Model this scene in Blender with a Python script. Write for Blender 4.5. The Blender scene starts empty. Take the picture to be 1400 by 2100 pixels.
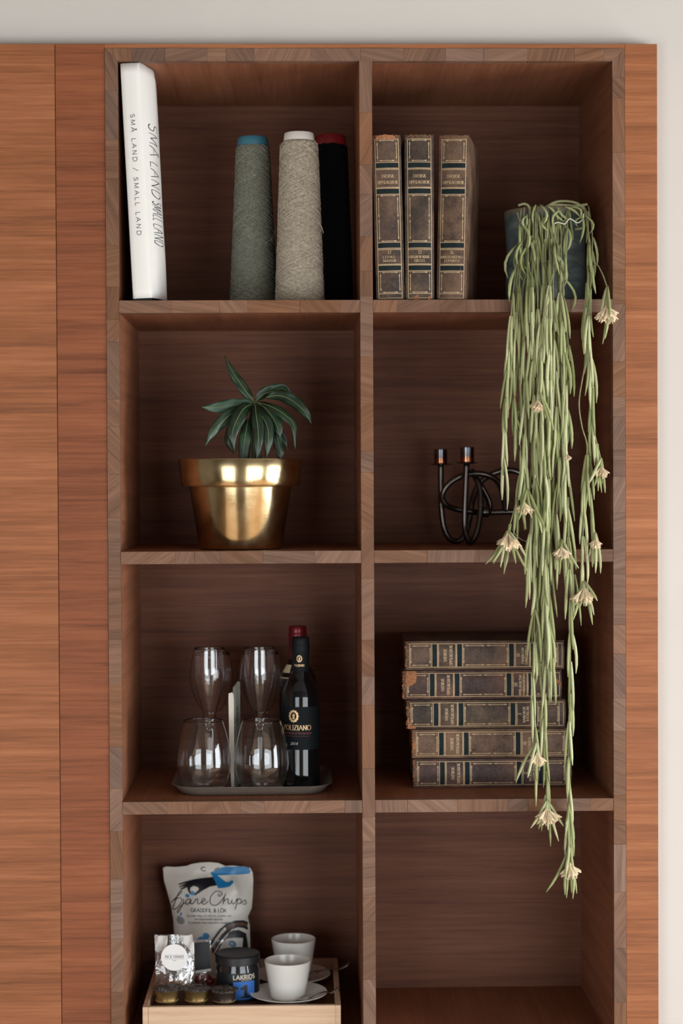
import bpy, bmesh, math, random
from mathutils import Vector, Matrix, noise
from mathutils.geometry import delaunay_2d_cdt
random.seed(7)
SC = bpy.context.scene
COL = SC.collection
PI = math.pi
Z0 = 1.5                                   # the fitted shelf heights below are given from the camera's eye line; floor is z = 0

# ------------------------------------------------------------------ camera
CAM = Vector((-0.06225, -2.80787, 0.05464 + Z0))
YAW, PIT, ROL, FPX = math.radians(1.16868), math.radians(-0.98477), math.radians(-0.260655), 3790.1
_f = Vector((math.sin(YAW)*math.cos(PIT), math.cos(YAW)*math.cos(PIT), math.sin(PIT)))
_r = Vector((math.cos(YAW), -math.sin(YAW), 0)); _u = _r.cross(_f)
CR = _r*math.cos(ROL) + _u*math.sin(ROL); CU = -_r*math.sin(ROL) + _u*math.cos(ROL)
cd = bpy.data.cameras.new('camera'); co = bpy.data.objects.new('camera', cd); COL.objects.link(co)
co.matrix_world = Matrix(((CR.x, CU.x, -_f.x, CAM.x), (CR.y, CU.y, -_f.y, CAM.y), (CR.z, CU.z, -_f.z, CAM.z), (0, 0, 0, 1)))
cd.sensor_fit = 'HORIZONTAL'; cd.sensor_width = 24; cd.lens = 24*FPX/1400; cd.clip_start = .05
cd.dof.use_dof = True; cd.dof.focus_distance = 2.80; cd.dof.aperture_fstop = 2.8
SC.camera = co
def W(u, v, y):
    """the point of the depth plane y that lies where the photograph shows (u, v)"""
    d = _f + CR*((u-700)/FPX) - CU*((v-1050)/FPX)
    return CAM + d*((y-CAM.y)/d.y)
def PX(y): return (y-CAM.y)/FPX             # metres per photo pixel at depth y

# ------------------------------------------------------------------ world, light, exposure
SC.view_settings.view_transform = 'Standard'; SC.view_settings.look = 'None'
SC.view_settings.gamma = 1; SC.view_settings.use_curve_mapping = False
SC.view_settings.exposure = 0.06
SC.cycles.max_bounces = 24; SC.cycles.transmission_bounces = 24; SC.cycles.glossy_bounces = 8; SC.cycles.diffuse_bounces = 4; SC.cycles.transparent_max_bounces = 16
wd = bpy.data.worlds.new('world'); SC.world = wd; wd.use_nodes = True
wd.node_tree.nodes['Background'].inputs[0].default_value = (.75, .85, 1, 1)
wd.node_tree.nodes['Background'].inputs[1].default_value = .15
def area(name, loc, rot, sx, sy, power, col):
    l = bpy.data.lights.new(name, 'AREA'); l.shape = 'RECTANGLE'; l.size = sx; l.size_y = sy; l.energy = power; l.color = col
    o = bpy.data.objects.new(name, l); COL.objects.link(o); o.location = loc; o.rotation_euler = rot
    return o
# daylight through the two tall windows in the wall behind the camera (their frames are built below)
WINS = [(-1.42, 1.65), (1.75, 2.40)]          # centre x, width
WZ0, WZ1, WY = .05, 1.80, -3.05
SWY, SWW, SWX = -1.45, 2.1, 3.3             # the side window in the right-hand wall: centre y, width, wall x
LP = [42, 68, 128]
for (cx, w), p in zip(WINS, LP):
    area('window_daylight', (cx, WY-.12, (WZ0+WZ1)/2), (PI/2, 0, 0), w-.1, WZ1-WZ0-.1, p, (.90, .945, .985))
area('side_window_daylight', (SWX+.12, SWY, (WZ0+WZ1)/2), (PI/2, 0, PI/2), SWW-.1, WZ1-WZ0-.1, LP[2], (.90, .945, .985))

sn = bpy.data.lights.new('sun', 'SUN'); sn.energy = 8; sn.angle = .009; sn.color = (1, .97, .94)
so_ = bpy.data.objects.new('sun', sn); COL.objects.link(so_); so_.location = (0, -6, 6)
so_.rotation_euler = Vector((.18, .64, -.75)).to_track_quat('-Z', 'Y').to_euler()     # falls through the windows onto the floor only

# ------------------------------------------------------------------ materials
def lin(c):
    c = c/255
    return c/12.92 if c <= .04045 else ((c+.055)/1.055)**2.4
def rgb(r, g, b): return (lin(r), lin(g), lin(b), 1)
class NT:
    def __init__(s, name):
        s.m = bpy.data.materials.new(name); s.m.use_nodes = True; s.t = s.m.node_tree
        s.b = s.t.nodes['Principled BSDF']
    def n(s, t, **k):
        x = s.t.nodes.new(t)
        for a, b in k.items():
            if a.startswith('i_'):
                key = a[2:]; x.inputs[int(key) if key.isdigit() else key.replace('_', ' ')].default_value = b
            else: setattr(x, a, b)
        return x
    def l(s, a, b): s.t.links.new(a, b)
    def ramp(s, fac, stops):
        r = s.n('ShaderNodeValToRGB'); e = r.color_ramp.elements
        while len(e) < len(stops): e.new(.5)
        for x, (p, c) in zip(e, stops): x.position = p; x.color = c
        s.l(fac, r.inputs[0]); return r.outputs[0]
    def mix(s, fac, a, b, mode='MIX'):
        x = s.n('ShaderNodeMix', data_type='RGBA', blend_type=mode)
        for sock, v in ((x.inputs[0], fac), (x.inputs[6], a), (x.inputs[7], b)):
            if hasattr(v, 'type') and hasattr(v, 'links'): s.l(v, sock)
            else: sock.default_value = v
        return x.outputs[2]
    def math(s, op, a, b=0):
        x = s.n('ShaderNodeMath', operation=op)
        for sock, v in ((x.inputs[0], a), (x.inputs[1], b)):
            if hasattr(v, 'links'): s.l(v, sock)
            else: sock.default_value = v
        return x.outputs[0]
    def bump(s, h, strength=.3, dist=.001):
        x = s.n('ShaderNodeBump'); x.inputs['Strength'].default_value = strength; x.inputs['Distance'].default_value = dist
        s.l(h, x.inputs['Height']); s.l(x.outputs[0], s.b.inputs['Normal'])
def mat(name, c, rough=.5, metal=0, var=0, scale=60, bump=0, coat=0, trans=0, ior=1.5, spec=.5, bscale=None, stretch=(1, 1, 1), rvar=0):
    k = NT(name); b = k.b
    b.inputs['Base Color'].default_value = c; b.inputs['Roughness'].default_value = rough; b.inputs['Metallic'].default_value = metal
    b.inputs['Coat Weight'].default_value = coat; b.inputs['Coat Roughness'].default_value = .08
    b.inputs['Transmission Weight'].default_value = trans; b.inputs['IOR'].default_value = ior; b.inputs['Specular IOR Level'].default_value = spec
    if var or bump or rvar:
        tc = k.n('ShaderNodeTexCoord'); mp = k.n('ShaderNodeMapping'); mp.inputs['Scale'].default_value = stretch
        k.l(tc.outputs['Object'], mp.inputs[0])
        nz = k.n('ShaderNodeTexNoise', i_Scale=scale, i_Detail=6.0, i_Roughness=.6); k.l(mp.outputs[0], nz.inputs['Vector'])
        if var:
            lo = tuple(x*(1-var) for x in c[:3])+(1,); hi = tuple(min(1, x*(1+var)) for x in c[:3])+(1,)
            k.l(k.ramp(nz.outputs['Fac'], [(.3, lo), (.7, hi)]), b.inputs['Base Color'])
        if rvar:
            k.l(k.ramp(nz.outputs['Fac'], [(.3, (rough-rvar,)*3+(1,)), (.7, (rough+rvar,)*3+(1,))]), b.inputs['Roughness'])
        if bump:
            nb = k.n('ShaderNodeTexNoise', i_Scale=bscale or scale, i_Detail=4.0); k.l(mp.outputs[0], nb.inputs['Vector'])
            k.bump(nb.outputs['Fac'], bump)
    return k.m
def wood(name, dark, mid, light, axis='x', fine=1.0, rough=.5, spec=.14, rand=False, contrast=1.0):
    """straight sliced veneer: long streaks along the given axis, fine pores, slow colour drift"""
    k = NT(name); tc = k.n('ShaderNodeTexCoord'); vec = tc.outputs['Object']
    if rand:
        oi = k.n('ShaderNodeObjectInfo')
        vr = k.n('ShaderNodeVectorRotate', rotation_type='AXIS_ANGLE'); vr.inputs['Axis'].default_value = (0, 1, 0)
        k.l(vec, vr.inputs['Vector']); k.l(k.math('MULTIPLY', oi.outputs['Random'], 11.0), vr.inputs['Angle'])
        ad = k.n('ShaderNodeVectorMath', operation='ADD'); k.l(vr.outputs[0], ad.inputs[0])
        cb = k.n('ShaderNodeCombineXYZ')
        for i in range(3): k.l(k.math('MULTIPLY', oi.outputs['Random'], (31., 17., 47.)[i]), cb.inputs[i])
        k.l(cb.outputs[0], ad.inputs[1]); vec = ad.outputs[0]
    def streak(along, across, detail, dist=0., rough_=.6):
        mp = k.n('ShaderNodeMapping')
        mp.inputs['Scale'].default_value = {'x': (along, across, across), 'y': (across, along, across), 'z': (across, across, along)}[axis]
        k.l(vec, mp.inputs[0])
        nz = k.n('ShaderNodeTexNoise', i_Scale=1.0, i_Detail=detail, i_Roughness=rough_, i_Distortion=dist); k.l(mp.outputs[0], nz.inputs['Vector'])
        return nz.outputs['Fac']
    a = streak(2.0*fine, 44*fine, 5., .5); b = streak(5*fine, 210*fine, 4., .3); c = streak(30*fine, 900*fine, 2.); d = streak(.5*fine, 6*fine, 2., 1.2)
    s = k.math('ADD', k.math('ADD', k.math('MULTIPLY', a, .44), k.math('MULTIPLY', b, .36)), k.math('ADD', k.math('MULTIPLY', c, .16), k.math('MULTIPLY', d, .14)))
    w = .13/contrast
    colr = k.ramp(s, [(.55-1.25*w, dark), (.55, mid), (.55+1.25*w, light)])
    if rand:
        hv = k.n('ShaderNodeHueSaturation'); k.l(colr, hv.inputs['Color'])
        wn = k.n('ShaderNodeTexWhiteNoise', noise_dimensions='1D'); k.l(oi.outputs['Random'], wn.inputs['W'])
        k.l(k.math('ADD', k.math('MULTIPLY', wn.outputs['Value'], .34), .80), hv.inputs['Value'])
        wn2 = k.n('ShaderNodeTexWhiteNoise', noise_dimensions='1D'); k.l(k.math('MULTIPLY', oi.outputs['Random'], 3.7), wn2.inputs['W'])
        k.l(k.math('ADD', k.math('MULTIPLY', wn2.outputs['Value'], .28), .78), hv.inputs['Saturation'])
        colr = hv.outputs[0]
    k.l(colr, k.b.inputs['Base Color']); k.b.inputs['Roughness'].default_value = rough; k.b.inputs['Specular IOR Level'].default_value = spec
    k.bump(c, .12, .0006)
    return k.m
M = {}
M['wall'] = mat('painted plaster', rgb(204, 198, 190), .9, var=.02, scale=6, bump=.08, bscale=220, spec=.2)
M['ceil'] = mat('ceiling paint', rgb(228, 226, 222), .9, spec=.2)
M['room'] = mat('warm grey paint', rgb(150, 146, 140), .9, spec=.2)
M['floor'] = wood('oak boards', rgb(120, 96, 74), rgb(150, 124, 98), rgb(172, 146, 118), 'y')
M['frame_paint'] = mat('window frame paint', rgb(70, 66, 62), .5)
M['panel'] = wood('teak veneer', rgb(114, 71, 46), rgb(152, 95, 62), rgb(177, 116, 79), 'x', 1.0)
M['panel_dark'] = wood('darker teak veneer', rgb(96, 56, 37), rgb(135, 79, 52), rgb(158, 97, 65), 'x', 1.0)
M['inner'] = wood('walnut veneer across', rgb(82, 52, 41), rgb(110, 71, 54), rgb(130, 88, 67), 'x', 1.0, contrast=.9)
M['inner_side'] = wood('walnut veneer deep', rgb(104, 65, 47), rgb(137, 88, 63), rgb(158, 107, 79), 'y', 1.0, contrast=.7)
M['stave'] = wood('walnut staves', rgb(94, 66, 48), rgb(121, 86, 64), rgb(140, 102, 78), 'x', 2.2, rand=True)
M['birch'] = wood('pale beech', rgb(178, 142, 112), rgb(205, 172, 142), rgb(222, 192, 164), 'x', 1.2, contrast=.7)

# ------------------------------------------------------------------ mesh helpers
ORG = {}
def V3(p): return Vector(p)
class MB:
    def __init__(s): s.v = []; s.f = []
    def add(s, vs, fs):
        b = len(s.v); s.v += [Vector(p) for p in vs]; s.f += [tuple(i+b for i in f) for f in fs]; return s
    def box(s, x0, x1, y0, y1, z0, z1):
        return s.hexa([(x0, y0, z0), (x1, y0, z0), (x1, y1, z0), (x0, y1, z0), (x0, y0, z1), (x1, y0, z1), (x1, y1, z1), (x0, y1, z1)])
    def hexa(s, p): return s.add(p, [(3, 2, 1, 0), (4, 5, 6, 7), (0, 1, 5, 4), (1, 2, 6, 5), (2, 3, 7, 6), (3, 0, 4, 7)])
    def prism(s, outline, ext):
        n = len(outline); a = [Vector(p) for p in outline]; e = Vector(ext)
        return s.add(a+[p+e for p in a], [tuple(range(n)), tuple(range(2*n-1, n-1, -1))]+[(i, i+n, (i+1) % n+n, (i+1) % n) for i in range(n)])
    def lathe(s, c, prof, n=40, a0=0, a1=2*PI, close=False):
        c = Vector(c); full = abs(a1-a0-2*PI) < 1e-6; m = n if full else n+1
        vs = [c+Vector((r*math.sin(a0+(a1-a0)*i/n), -r*math.cos(a0+(a1-a0)*i/n), z)) for r, z in prof for i in range(m)]
        fs = []; k = len(prof)
        for j in range(k if close else k-1):
            for i in range(n):
                q = (i+1) % m; j2 = (j+1) % k
                fs.append((j*m+i, j*m+q, j2*m+q, j2*m+i))
        return s.add(vs, fs)
    def tube(s, pts, rad, n=8, cap=True):
        pts = [Vector(p) for p in pts]; k = len(pts)
        if not hasattr(rad, '__len__'): rad = [rad]*k
        t0 = (pts[1]-pts[0]).normalized(); nrm = t0.orthogonal().normalized(); vs = []
        for i, p in enumerate(pts):
            t = (pts[min(i+1, k-1)]-pts[max(i-1, 0)])
            if t.length < 1e-9: t = t0
            t.normalize(); nrm = (nrm-t*nrm.dot(t))
            if nrm.length < 1e-6: nrm = t.orthogonal()
            nrm.normalize(); bi = t.cross(nrm)
            for j in range(n):
                a = 2*PI*j/n; vs.append(p+(nrm*math.cos(a)+bi*math.sin(a))*rad[i])
        fs = [(i*n+j, i*n+(j+1) % n, (i+1)*n+(j+1) % n, (i+1)*n+j) for i in range(k-1) for j in range(n)]
        if cap: fs += [tuple(range(n-1, -1, -1)), tuple(range((k-1)*n, k*n))]
        return s.add(vs, fs)
    def grid(s, fn, nu, nv):
        vs = [fn(i/nu, j/nv) for j in range(nv+1) for i in range(nu+1)]
        return s.add(vs, [(j*(nu+1)+i, j*(nu+1)+i+1, (j+1)*(nu+1)+i+1, (j+1)*(nu+1)+i) for j in range(nv) for i in range(nu)])
    def sphere(s, c, r, n=12, sc=(1, 1, 1)):
        c = Vector(c); prof = [(math.sin(PI*i/(n//2)), -math.cos(PI*i/(n//2))) for i in range(n//2+1)]
        vs = [c+Vector((r*sc[0]*a*math.cos(2*PI*j/n), r*sc[1]*a*math.sin(2*PI*j/n), r*sc[2]*b)) for a, b in prof for j in range(n)]
        return s.add(vs, [(i*n+j, i*n+(j+1) % n, (i+1)*n+(j+1) % n, (i+1)*n+j) for i in range(n//2) for j in range(n)])
    def fill(s, outline, fn, step):
        """a flat outline (2D) filled with triangles and laid on the surface fn(x, y)"""
        pts = [Vector(p) for p in outline]; dense = []
        for i, p in enumerate(pts):
            q = pts[(i+1) % len(pts)]; k = max(1, int((q-p).length/step))
            dense += [p.lerp(q, j/k) for j in range(k)]
        n = len(dense); x0 = min(p.x for p in dense); x1 = max(p.x for p in dense); y0 = min(p.y for p in dense); y1 = max(p.y for p in dense)
        def inside(p):
            c = False
            for i in range(n):
                a, b = dense[i], dense[i-1]
                if (a.y > p.y) != (b.y > p.y) and p.x < (b.x-a.x)*(p.y-a.y)/(b.y-a.y)+a.x: c = not c
            return c
        extra = []
        i = 1
        while x0+i*step < x1:
            j = 1
            while y0+j*step < y1:
                p = Vector((x0+i*step, y0+j*step))
                if inside(p): extra.append(p)
                j += 1
            i += 1
        r = delaunay_2d_cdt(dense+extra, [], [list(range(n))], 1, 1e-6*max(1, step))
        return s.add([fn(p.x, p.y) for p in r[0]], [tuple(f) for f in r[2]])
    def ribbon(s, pl, th, fn, step=None, closed=False):
        """a stroke of width th (number or fn(dir)) along a 2D polyline, laid on fn"""
        pl = [Vector(p) for p in pl]
        for i in range(len(pl)-1):
            a, b = pl[i], pl[i+1]; d = b-a
            if d.length < 1e-9: continue
            k = max(1, int(math.ceil(d.length/step))) if step else 1
            t = d.normalized(); w = (th(t) if callable(th) else th)/2; nn = Vector((-t.y, t.x))*w
            e0 = t*w*.4
            vs = []
            for j in range(k+1):
                p = a.lerp(b, j/k)
                if j == 0: p = p-e0
                if j == k: p = p+e0
                vs += [fn(*(p+nn)), fn(*(p-nn))]
            s.add(vs, [(2*j, 2*j+1, 2*j+3, 2*j+2) for j in range(k)])
        return s
    def build(s, name, m, parent=None, smooth=False, bevel=0, recalc=True, merge=False, segs=1, local=None):
        org = ORG.get(parent.name, Vector()) if parent else (local or Vector())
        me = bpy.data.meshes.new(name); me.from_pydata([p-org for p in s.v], [], s.f)
        if recalc or merge:
            bm = bmesh.new(); bm.from_mesh(me)
            if merge: bmesh.ops.remove_doubles(bm, verts=bm.verts, dist=1e-6)
            if recalc: bmesh.ops.recalc_face_normals(bm, faces=bm.faces)
            bm.to_mesh(me); bm.free()
        if smooth:
            me.polygons.foreach_set('use_smooth', [True]*len(me.polygons))
            if smooth != 'all':
                try: me.set_sharp_from_angle(angle=math.radians(40))
                except Exception: pass
        me.materials.append(m if not isinstance(m, str) else M[m])
        o = bpy.data.objects.new(name, me); COL.objects.link(o)
        if parent: o.parent = parent; ORG[o.name] = org
        else: o.location = org; ORG[o.name] = org
        if bevel:
            b = o.modifiers.new('bevel', 'BEVEL'); b.width = bevel; b.segments = segs; b.limit_method = 'ANGLE'
        return o
def thing(name, label, cat, loc=(0, 0, 0), group=None):
    o = bpy.data.objects.new(name, None); COL.objects.link(o); o.location = loc; o.empty_display_size = .02
    o['label'] = label; o['category'] = cat
    if group: o['group'] = group
    ORG[o.name] = Vector(loc); return o
def tag(o, label, cat, group=None):
    o['label'] = label; o['category'] = cat
    if group: o['group'] = group
    return o
def struct(name, mb, m, **k):
    o = mb.build(name, m, **k); o['kind'] = 'structure'; return o
def cr(pts, n=8, closed=False):
    """Catmull-Rom through the points"""
    P = [Vector(p) for p in pts]; out = []; k = len(P)
    for i in range(k if closed else k-1):
        p0 = P[(i-1) % k] if closed or i > 0 else P[0]*2-P[1]
        p1 = P[i]; p2 = P[(i+1) % k]; p3 = P[(i+2) % k] if closed or i+2 < k else P[-1]*2-P[-2]
        for j in range(n):
            t = j/n
            out.append(.5*((2*p1)+(p2-p0)*t+(2*p0-5*p1+4*p2-p3)*t*t+(3*p1-p0-3*p2+p3)*t**3))
    if not closed: out.append(P[-1].copy())
    return out
def interp(x, tab):
    if x <= tab[0][0]: return tab[0][1]
    for (a, p), (b, q) in zip(tab, tab[1:]):
        if x <= b: return p+(q-p)*(x-a)/(b-a)
    return tab[-1][1]

# ------------------------------------------------------------------ lettering
def arc(cx, cy, rx, ry, a0, a1, n=10): return [(cx+rx*math.cos(math.radians(a0+(a1-a0)*i/n)), cy+ry*math.sin(math.radians(a0+(a1-a0)*i/n))) for i in range(n+1)]
_S = arc(.27, .74, .23, .24, 40, 270, 9)+arc(.27, .25, .25, .25, 90, -145, 9)
GL = {'A': (.72, [[(0, 0), (.36, 1), (.72, 0)], [(.13, .36), (.59, .36)]]), 'B': (.58, [[(.08, 0), (.08, 1)], [(.08, 1), (.3, 1)]+arc(.3, .76, .22, .24, 90, -90)+[(.08, .52)], [(.3, .52)]+arc(.3, .26, .26, .26, 90, -90)+[(.08, 0)]]),
 'C': (.72, [arc(.42, .5, .4, .5, 48, 312, 14)]), 'D': (.72, [[(.08, 0), (.08, 1), (.28, 1)]+arc(.28, .5, .42, .5, 90, -90)+[(.08, 0)]]), 'E': (.54, [[(.08, 0), (.08, 1)], [(.08, 1), (.5, 1)], [(.08, .52), (.42, .52)], [(.08, 0), (.52, 0)]]),
 'F': (.52, [[(.08, 0), (.08, 1)], [(.08, 1), (.5, 1)], [(.08, .52), (.42, .52)]]), 'G': (.76, [arc(.42, .5, .4, .5, 48, 330, 14)+[(.74, .45), (.5, .45)]]), 'H': (.7, [[(.08, 0), (.08, 1)], [(.62, 0), (.62, 1)], [(.08, .52), (.62, .52)]]),
 'I': (.2, [[(.1, 0), (.1, 1)]]), 'J': (.4, [[(.3, 1), (.3, .2)]+arc(.15, .2, .15, .2, 0, -120, 6)]), 'K': (.62, [[(.08, 0), (.08, 1)], [(.58, 1), (.1, .42)], [(.24, .58), (.62, 0)]]), 'L': (.5, [[(.08, 1), (.08, 0)], [(.08, 0), (.5, 0)]]),
 'M': (.86, [[(.06, 0), (.1, 1)], [(.1, 1), (.43, .1), (.76, 1)], [(.76, 1), (.8, 0)]]), 'N': (.72, [[(.08, 0), (.08, 1)], [(.08, 1), (.64, 0)], [(.64, 0), (.64, 1)]]), 'O': (.84, [arc(.42, .5, .4, .5, 0, 360, 18)]),
 'P': (.56, [[(.08, 0), (.08, 1)], [(.08, 1), (.28, 1)]+arc(.28, .74, .25, .26, 90, -90)+[(.08, .48)]]), 'R': (.6, [[(.08, 0), (.08, 1)], [(.08, 1), (.28, 1)]+arc(.28, .75, .24, .25, 90, -90)+[(.08, .5)], [(.3, .5), (.6, 0)]]),
 'S': (.54, [_S]), 'T': (.62, [[(.31, 0), (.31, 1)], [(.02, 1), (.6, 1)]]), 'U': (.7, [[(.08, 1), (.08, .28)]+arc(.35, .28, .27, .28, 180, 360)+[(.62, 1)]]), 'V': (.7, [[(0, 1), (.35, 0), (.7, 1)]]), 'Y': (.64, [[(0, 1), (.32, .5), (.64, 1)], [(.32, .5), (.32, 0)]]),
 'Z': (.6, [[(.04, 1), (.56, 1), (.04, 0), (.58, 0)]]), 'W': (.95, [[(0, 1), (.24, 0), (.47, 1), (.71, 0), (.95, 1)]]),
 '0': (.6, [arc(.3, .5, .25, .5, 0, 360, 16)]), '1': (.36, [[(.06, .8), (.2, 1), (.2, 0)]]), '2': (.55, [arc(.27, .73, .23, .27, 165, -30, 8)+[(.05, 0), (.54, 0)]]), '3': (.54, [arc(.25, .76, .22, .24, 150, -80, 8), arc(.25, .27, .26, .27, 85, -150, 9)]),
 '5': (.55, [[(.48, 1), (.12, 1), (.08, .55)]+arc(.26, .32, .25, .32, 110, -140, 9)]), '6': (.56, [arc(.5, .5, .44, .5, 100, 180, 5)+arc(.29, .29, .23, .29, 180, -180, 14)]), '7': (.54, [[(.03, 1), (.52, 1), (.2, 0)]]), '9': (.56, [arc(.06, .5, .44, .5, -80, 0, 5)+arc(.27, .71, .23, .29, 0, 360, 14)]),
 '-': (.3, [[(.04, .45), (.26, .45)]]), '/': (.5, [[(.02, -.12), (.48, 1.1)]]), '.': (.16, [[(.08, 0), (.08, .08)]]), '&': (.7, [[(.66, 0), (.2, .68)]+arc(.32, .8, .14, .2, 200, -40, 8)+[(.12, .35)]+arc(.28, .22, .2, .22, 150, 330, 8)+[(.64, .45)]]), ' ': (.32, [])}
GL['Å'] = (.72, GL['A'][1]+[arc(.36, 1.18, .1, .1, 0, 360, 8)]); GL['Ä'] = (.72, GL['A'][1]+[[(.2, 1.15), (.2, 1.24)], [(.52, 1.15), (.52, 1.24)]]); GL['Ö'] = (.84, GL['O'][1]+[[(.28, 1.15), (.28, 1.24)], [(.56, 1.15), (.56, 1.24)]])
GL['Ç'] = (.72, GL['C'][1]+[[(.44, 0), (.5, -.12), (.38, -.2)]])
def strokes(s, h, track=.12, width=None, centre=True, narrow=1.0):
    """polylines of a line of capitals, baseline at y = 0"""
    out = []; x = 0
    for ch in s:
        w, pls = GL[ch]
        for pl in pls: out.append([(x+px*narrow, py) for px, py in pl])
        x += w*narrow+track
    x -= track; sx = h if width is None else width/x
    off = -x/2 if centre else 0
    return [[((px+off)*sx, py*h) for px, py in pl] for pl in out]
def serifs(pls, h, sl):
    out = []
    for pl in pls:
        for p, q in ((pl[0], pl[1]), (pl[-1], pl[-2])):
            if (abs(p[1]) < .02*h or abs(p[1]-h) < .02*h) and abs(q[1]-p[1]) > .3*h: out.append([(p[0]-sl, p[1]), (p[0]+sl, p[1])])
    return out
def put_text(mb, pls, at, right, th, fn, serif=0, h=1, step=None):
    """at: 2D place of the line's centre; right: 2D unit vector of reading direction"""
    R = Vector(right); U = Vector((-R.y, R.x)); A = Vector(at)
    if serif: pls = pls+serifs(pls, h, serif)
    for pl in pls: mb.ribbon([A+R*p[0]+U*p[1] for p in pl], th, fn, step)
def font_tris(s, size, shear=0, space=1):
    cu = bpy.data.curves.new('t', 'FONT'); cu.body = s; cu.size = size; cu.shear = shear; cu.align_x = 'CENTER'; cu.space_character = space; cu.resolution_u = 3
    o = bpy.data.objects.new('t', cu); COL.objects.link(o); bpy.context.view_layer.update()
    dg = bpy.context.evaluated_depsgraph_get(); me = bpy.data.meshes.new_from_object(o.evaluated_get(dg))
    vs = [(v.co.x, v.co.y) for v in me.vertices]; fs = [tuple(p.vertices) for p in me.polygons]
    bpy.data.objects.remove(o); bpy.data.meshes.remove(me); return vs, fs
def put_font(mb, s, size, at, right, fn, shear=0, space=1, width=None):
    vs, fs = font_tris(s, size, shear, space); R = Vector(right); U = Vector((-R.y, R.x)); A = Vector(at)
    if width and vs:
        x0 = min(v[0] for v in vs); x1 = max(v[0] for v in vs); k = width/(x1-x0); vs = [((v[0]-(x0+x1)/2)*k, v[1]) for v in vs]
    mb.add([fn(*(A+R*v[0]+U*v[1])) for v in vs], fs)

# ------------------------------------------------------------------ the room
JL, FOL, FIL, DL, DR, FIR, FOR, PR = -.4344, -.3591, -.3403, .0247, .0440, .4088, .4276, .4773
PT, FOT, FIT = .7149+Z0, .7079+Z0, .6888+Z0
RX0, RX1, RY0, RY1, RH = -3.4, SWX, WY, .362, 2.72
struct('floor', MB().box(RX0, RX1, RY0, RY1, -.05, 0), 'floor')
struct('ceiling', MB().box(RX0, RX1, RY0, RY1, RH, RH+.05), 'room')
WF = .030                                   # the plaster stands just behind the face of the built-in furniture
wb = MB().box(PR+.0005, RX1, WF, RY1+.1, 0, RH).box(RX0, JL-.6005, WF, RY1+.1, 0, RH).box(JL-.6005, PR+.0005, WF, RY1+.1, PT+.0005, RH).box(JL-.6005, PR+.0005, RY1, RY1+.1, 0, PT+.0005)
struct('wall_back', wb, 'wall')
struct('wall_left', MB().box(RX0-.1, RX0, RY0, RY1, 0, RH), 'room')
wr = MB()
for a, b, c, d in ((RY0, SWY-SWW/2, 0, RH), (SWY+SWW/2, RY1, 0, RH), (SWY-SWW/2, SWY+SWW/2, 0, WZ0), (SWY-SWW/2, SWY+SWW/2, WZ1, RH)): wr.box(RX1, RX1+.1, a, b, c, d)
struct('wall_right', wr, 'room')
wf = MB(); xs = [RX0]
for cx, w in WINS: xs += [cx-w/2, cx+w/2]
xs.append(RX1)
for i in range(0, len(xs), 2): wf.box(xs[i], xs[i+1], RY0-.1, RY0, 0, RH)
for cx, w in WINS: wf.box(cx-w/2, cx+w/2, RY0-.1, RY0, 0, WZ0); wf.box(cx-w/2, cx+w/2, RY0-.1, RY0, WZ1, RH)
struct('wall_front', wf, 'room')
for i, (cx, w) in enumerate(WINS):
    b = MB(); t = .06; x0, x1 = cx-w/2, cx+w/2
    for a, c in ((x0, x0+t), (x1-t, x1)): b.box(a, c, RY0-.08, RY0-.02, WZ0, WZ1)
    for a, c in ((WZ0, WZ0+t), (WZ1-t, WZ1)): b.box(x0, x1, RY0-.079, RY0-.021, a, c)
    struct('window_%d' % (i+1), b, 'frame_paint')

b = MB(); t = .06; y0, y1 = SWY-SWW/2, SWY+SWW/2
for a, c in ((y0, y0+t), (y1-t, y1)): b.box(RX1+.02, RX1+.08, a, c, WZ0, WZ1)
for a, c in ((WZ0, WZ0+t), (WZ1-t, WZ1)): b.box(RX1+.021, RX1+.079, y0, y1, a, c)
struct('window_3', b, 'frame_paint')
# ------------------------------------------------------------------ the bookcase
SH = [(.3280+Z0, .3089+Z0), (-.0523+Z0, -.0714+Z0), (-.4329+Z0, -.4521+Z0), (-.8136+Z0, -.8327+Z0)]
DEP = .337; FRONT = -.0015; CORE = .014
case = thing('bookcase', 'built-in walnut bookcase with square open compartments and stave-jointed edges', 'bookcase', (0, 0, 0))
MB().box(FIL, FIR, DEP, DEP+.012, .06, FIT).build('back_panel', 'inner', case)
g = .00003
def stave_run(parent, lo, hi, fixed, vertical, seed, mitre=(0, 0), lens=(.028, .085)):
    """edge blocks glued end to end along a board's front edge; fixed = the two edges across"""
    r = random.Random(seed); p = lo; f0, f1 = fixed; y0, y1 = FRONT, CORE
    while p < hi-1e-6:
        q = min(hi, p+r.uniform(*lens))
        if hi-q < lens[0]*.7: q = hi
        a, c = p+g, q-g; m = MB(); dy = r.uniform(-.0003, .0003)
        k0 = (f1-f0) if (mitre[0] and p == lo) else 0; k1 = (f1-f0) if (mitre[1] and q == hi) else 0
        # mitre: +1 the f1 side is the long one, -1 the f0 side is
        a0 = a+(k0 if mitre[0] > 0 else 0); a1 = a+(k0 if mitre[0] < 0 else 0)
        c0 = c-(k1 if mitre[1] > 0 else 0); c1 = c-(k1 if mitre[1] < 0 else 0)
        if vertical: out = [(f0, y0+dy, a0), (f1, y0+dy, a1), (f1, y0+dy, c1), (f0, y0+dy, c0)]
        else: out = [(a0, y0+dy, f0), (c0, y0+dy, f0), (c1, y0+dy, f1), (a1, y0+dy, f1)]
        m.prism(out, (0, y1-y0-dy, 0)); m.build('stave', 'stave', parent, bevel=.0003)
        p = q
ZB = .08
tb = MB().box(FOL, FOR, CORE, DEP, FIT, FOT).build('top_board', 'inner_side', case)
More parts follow.
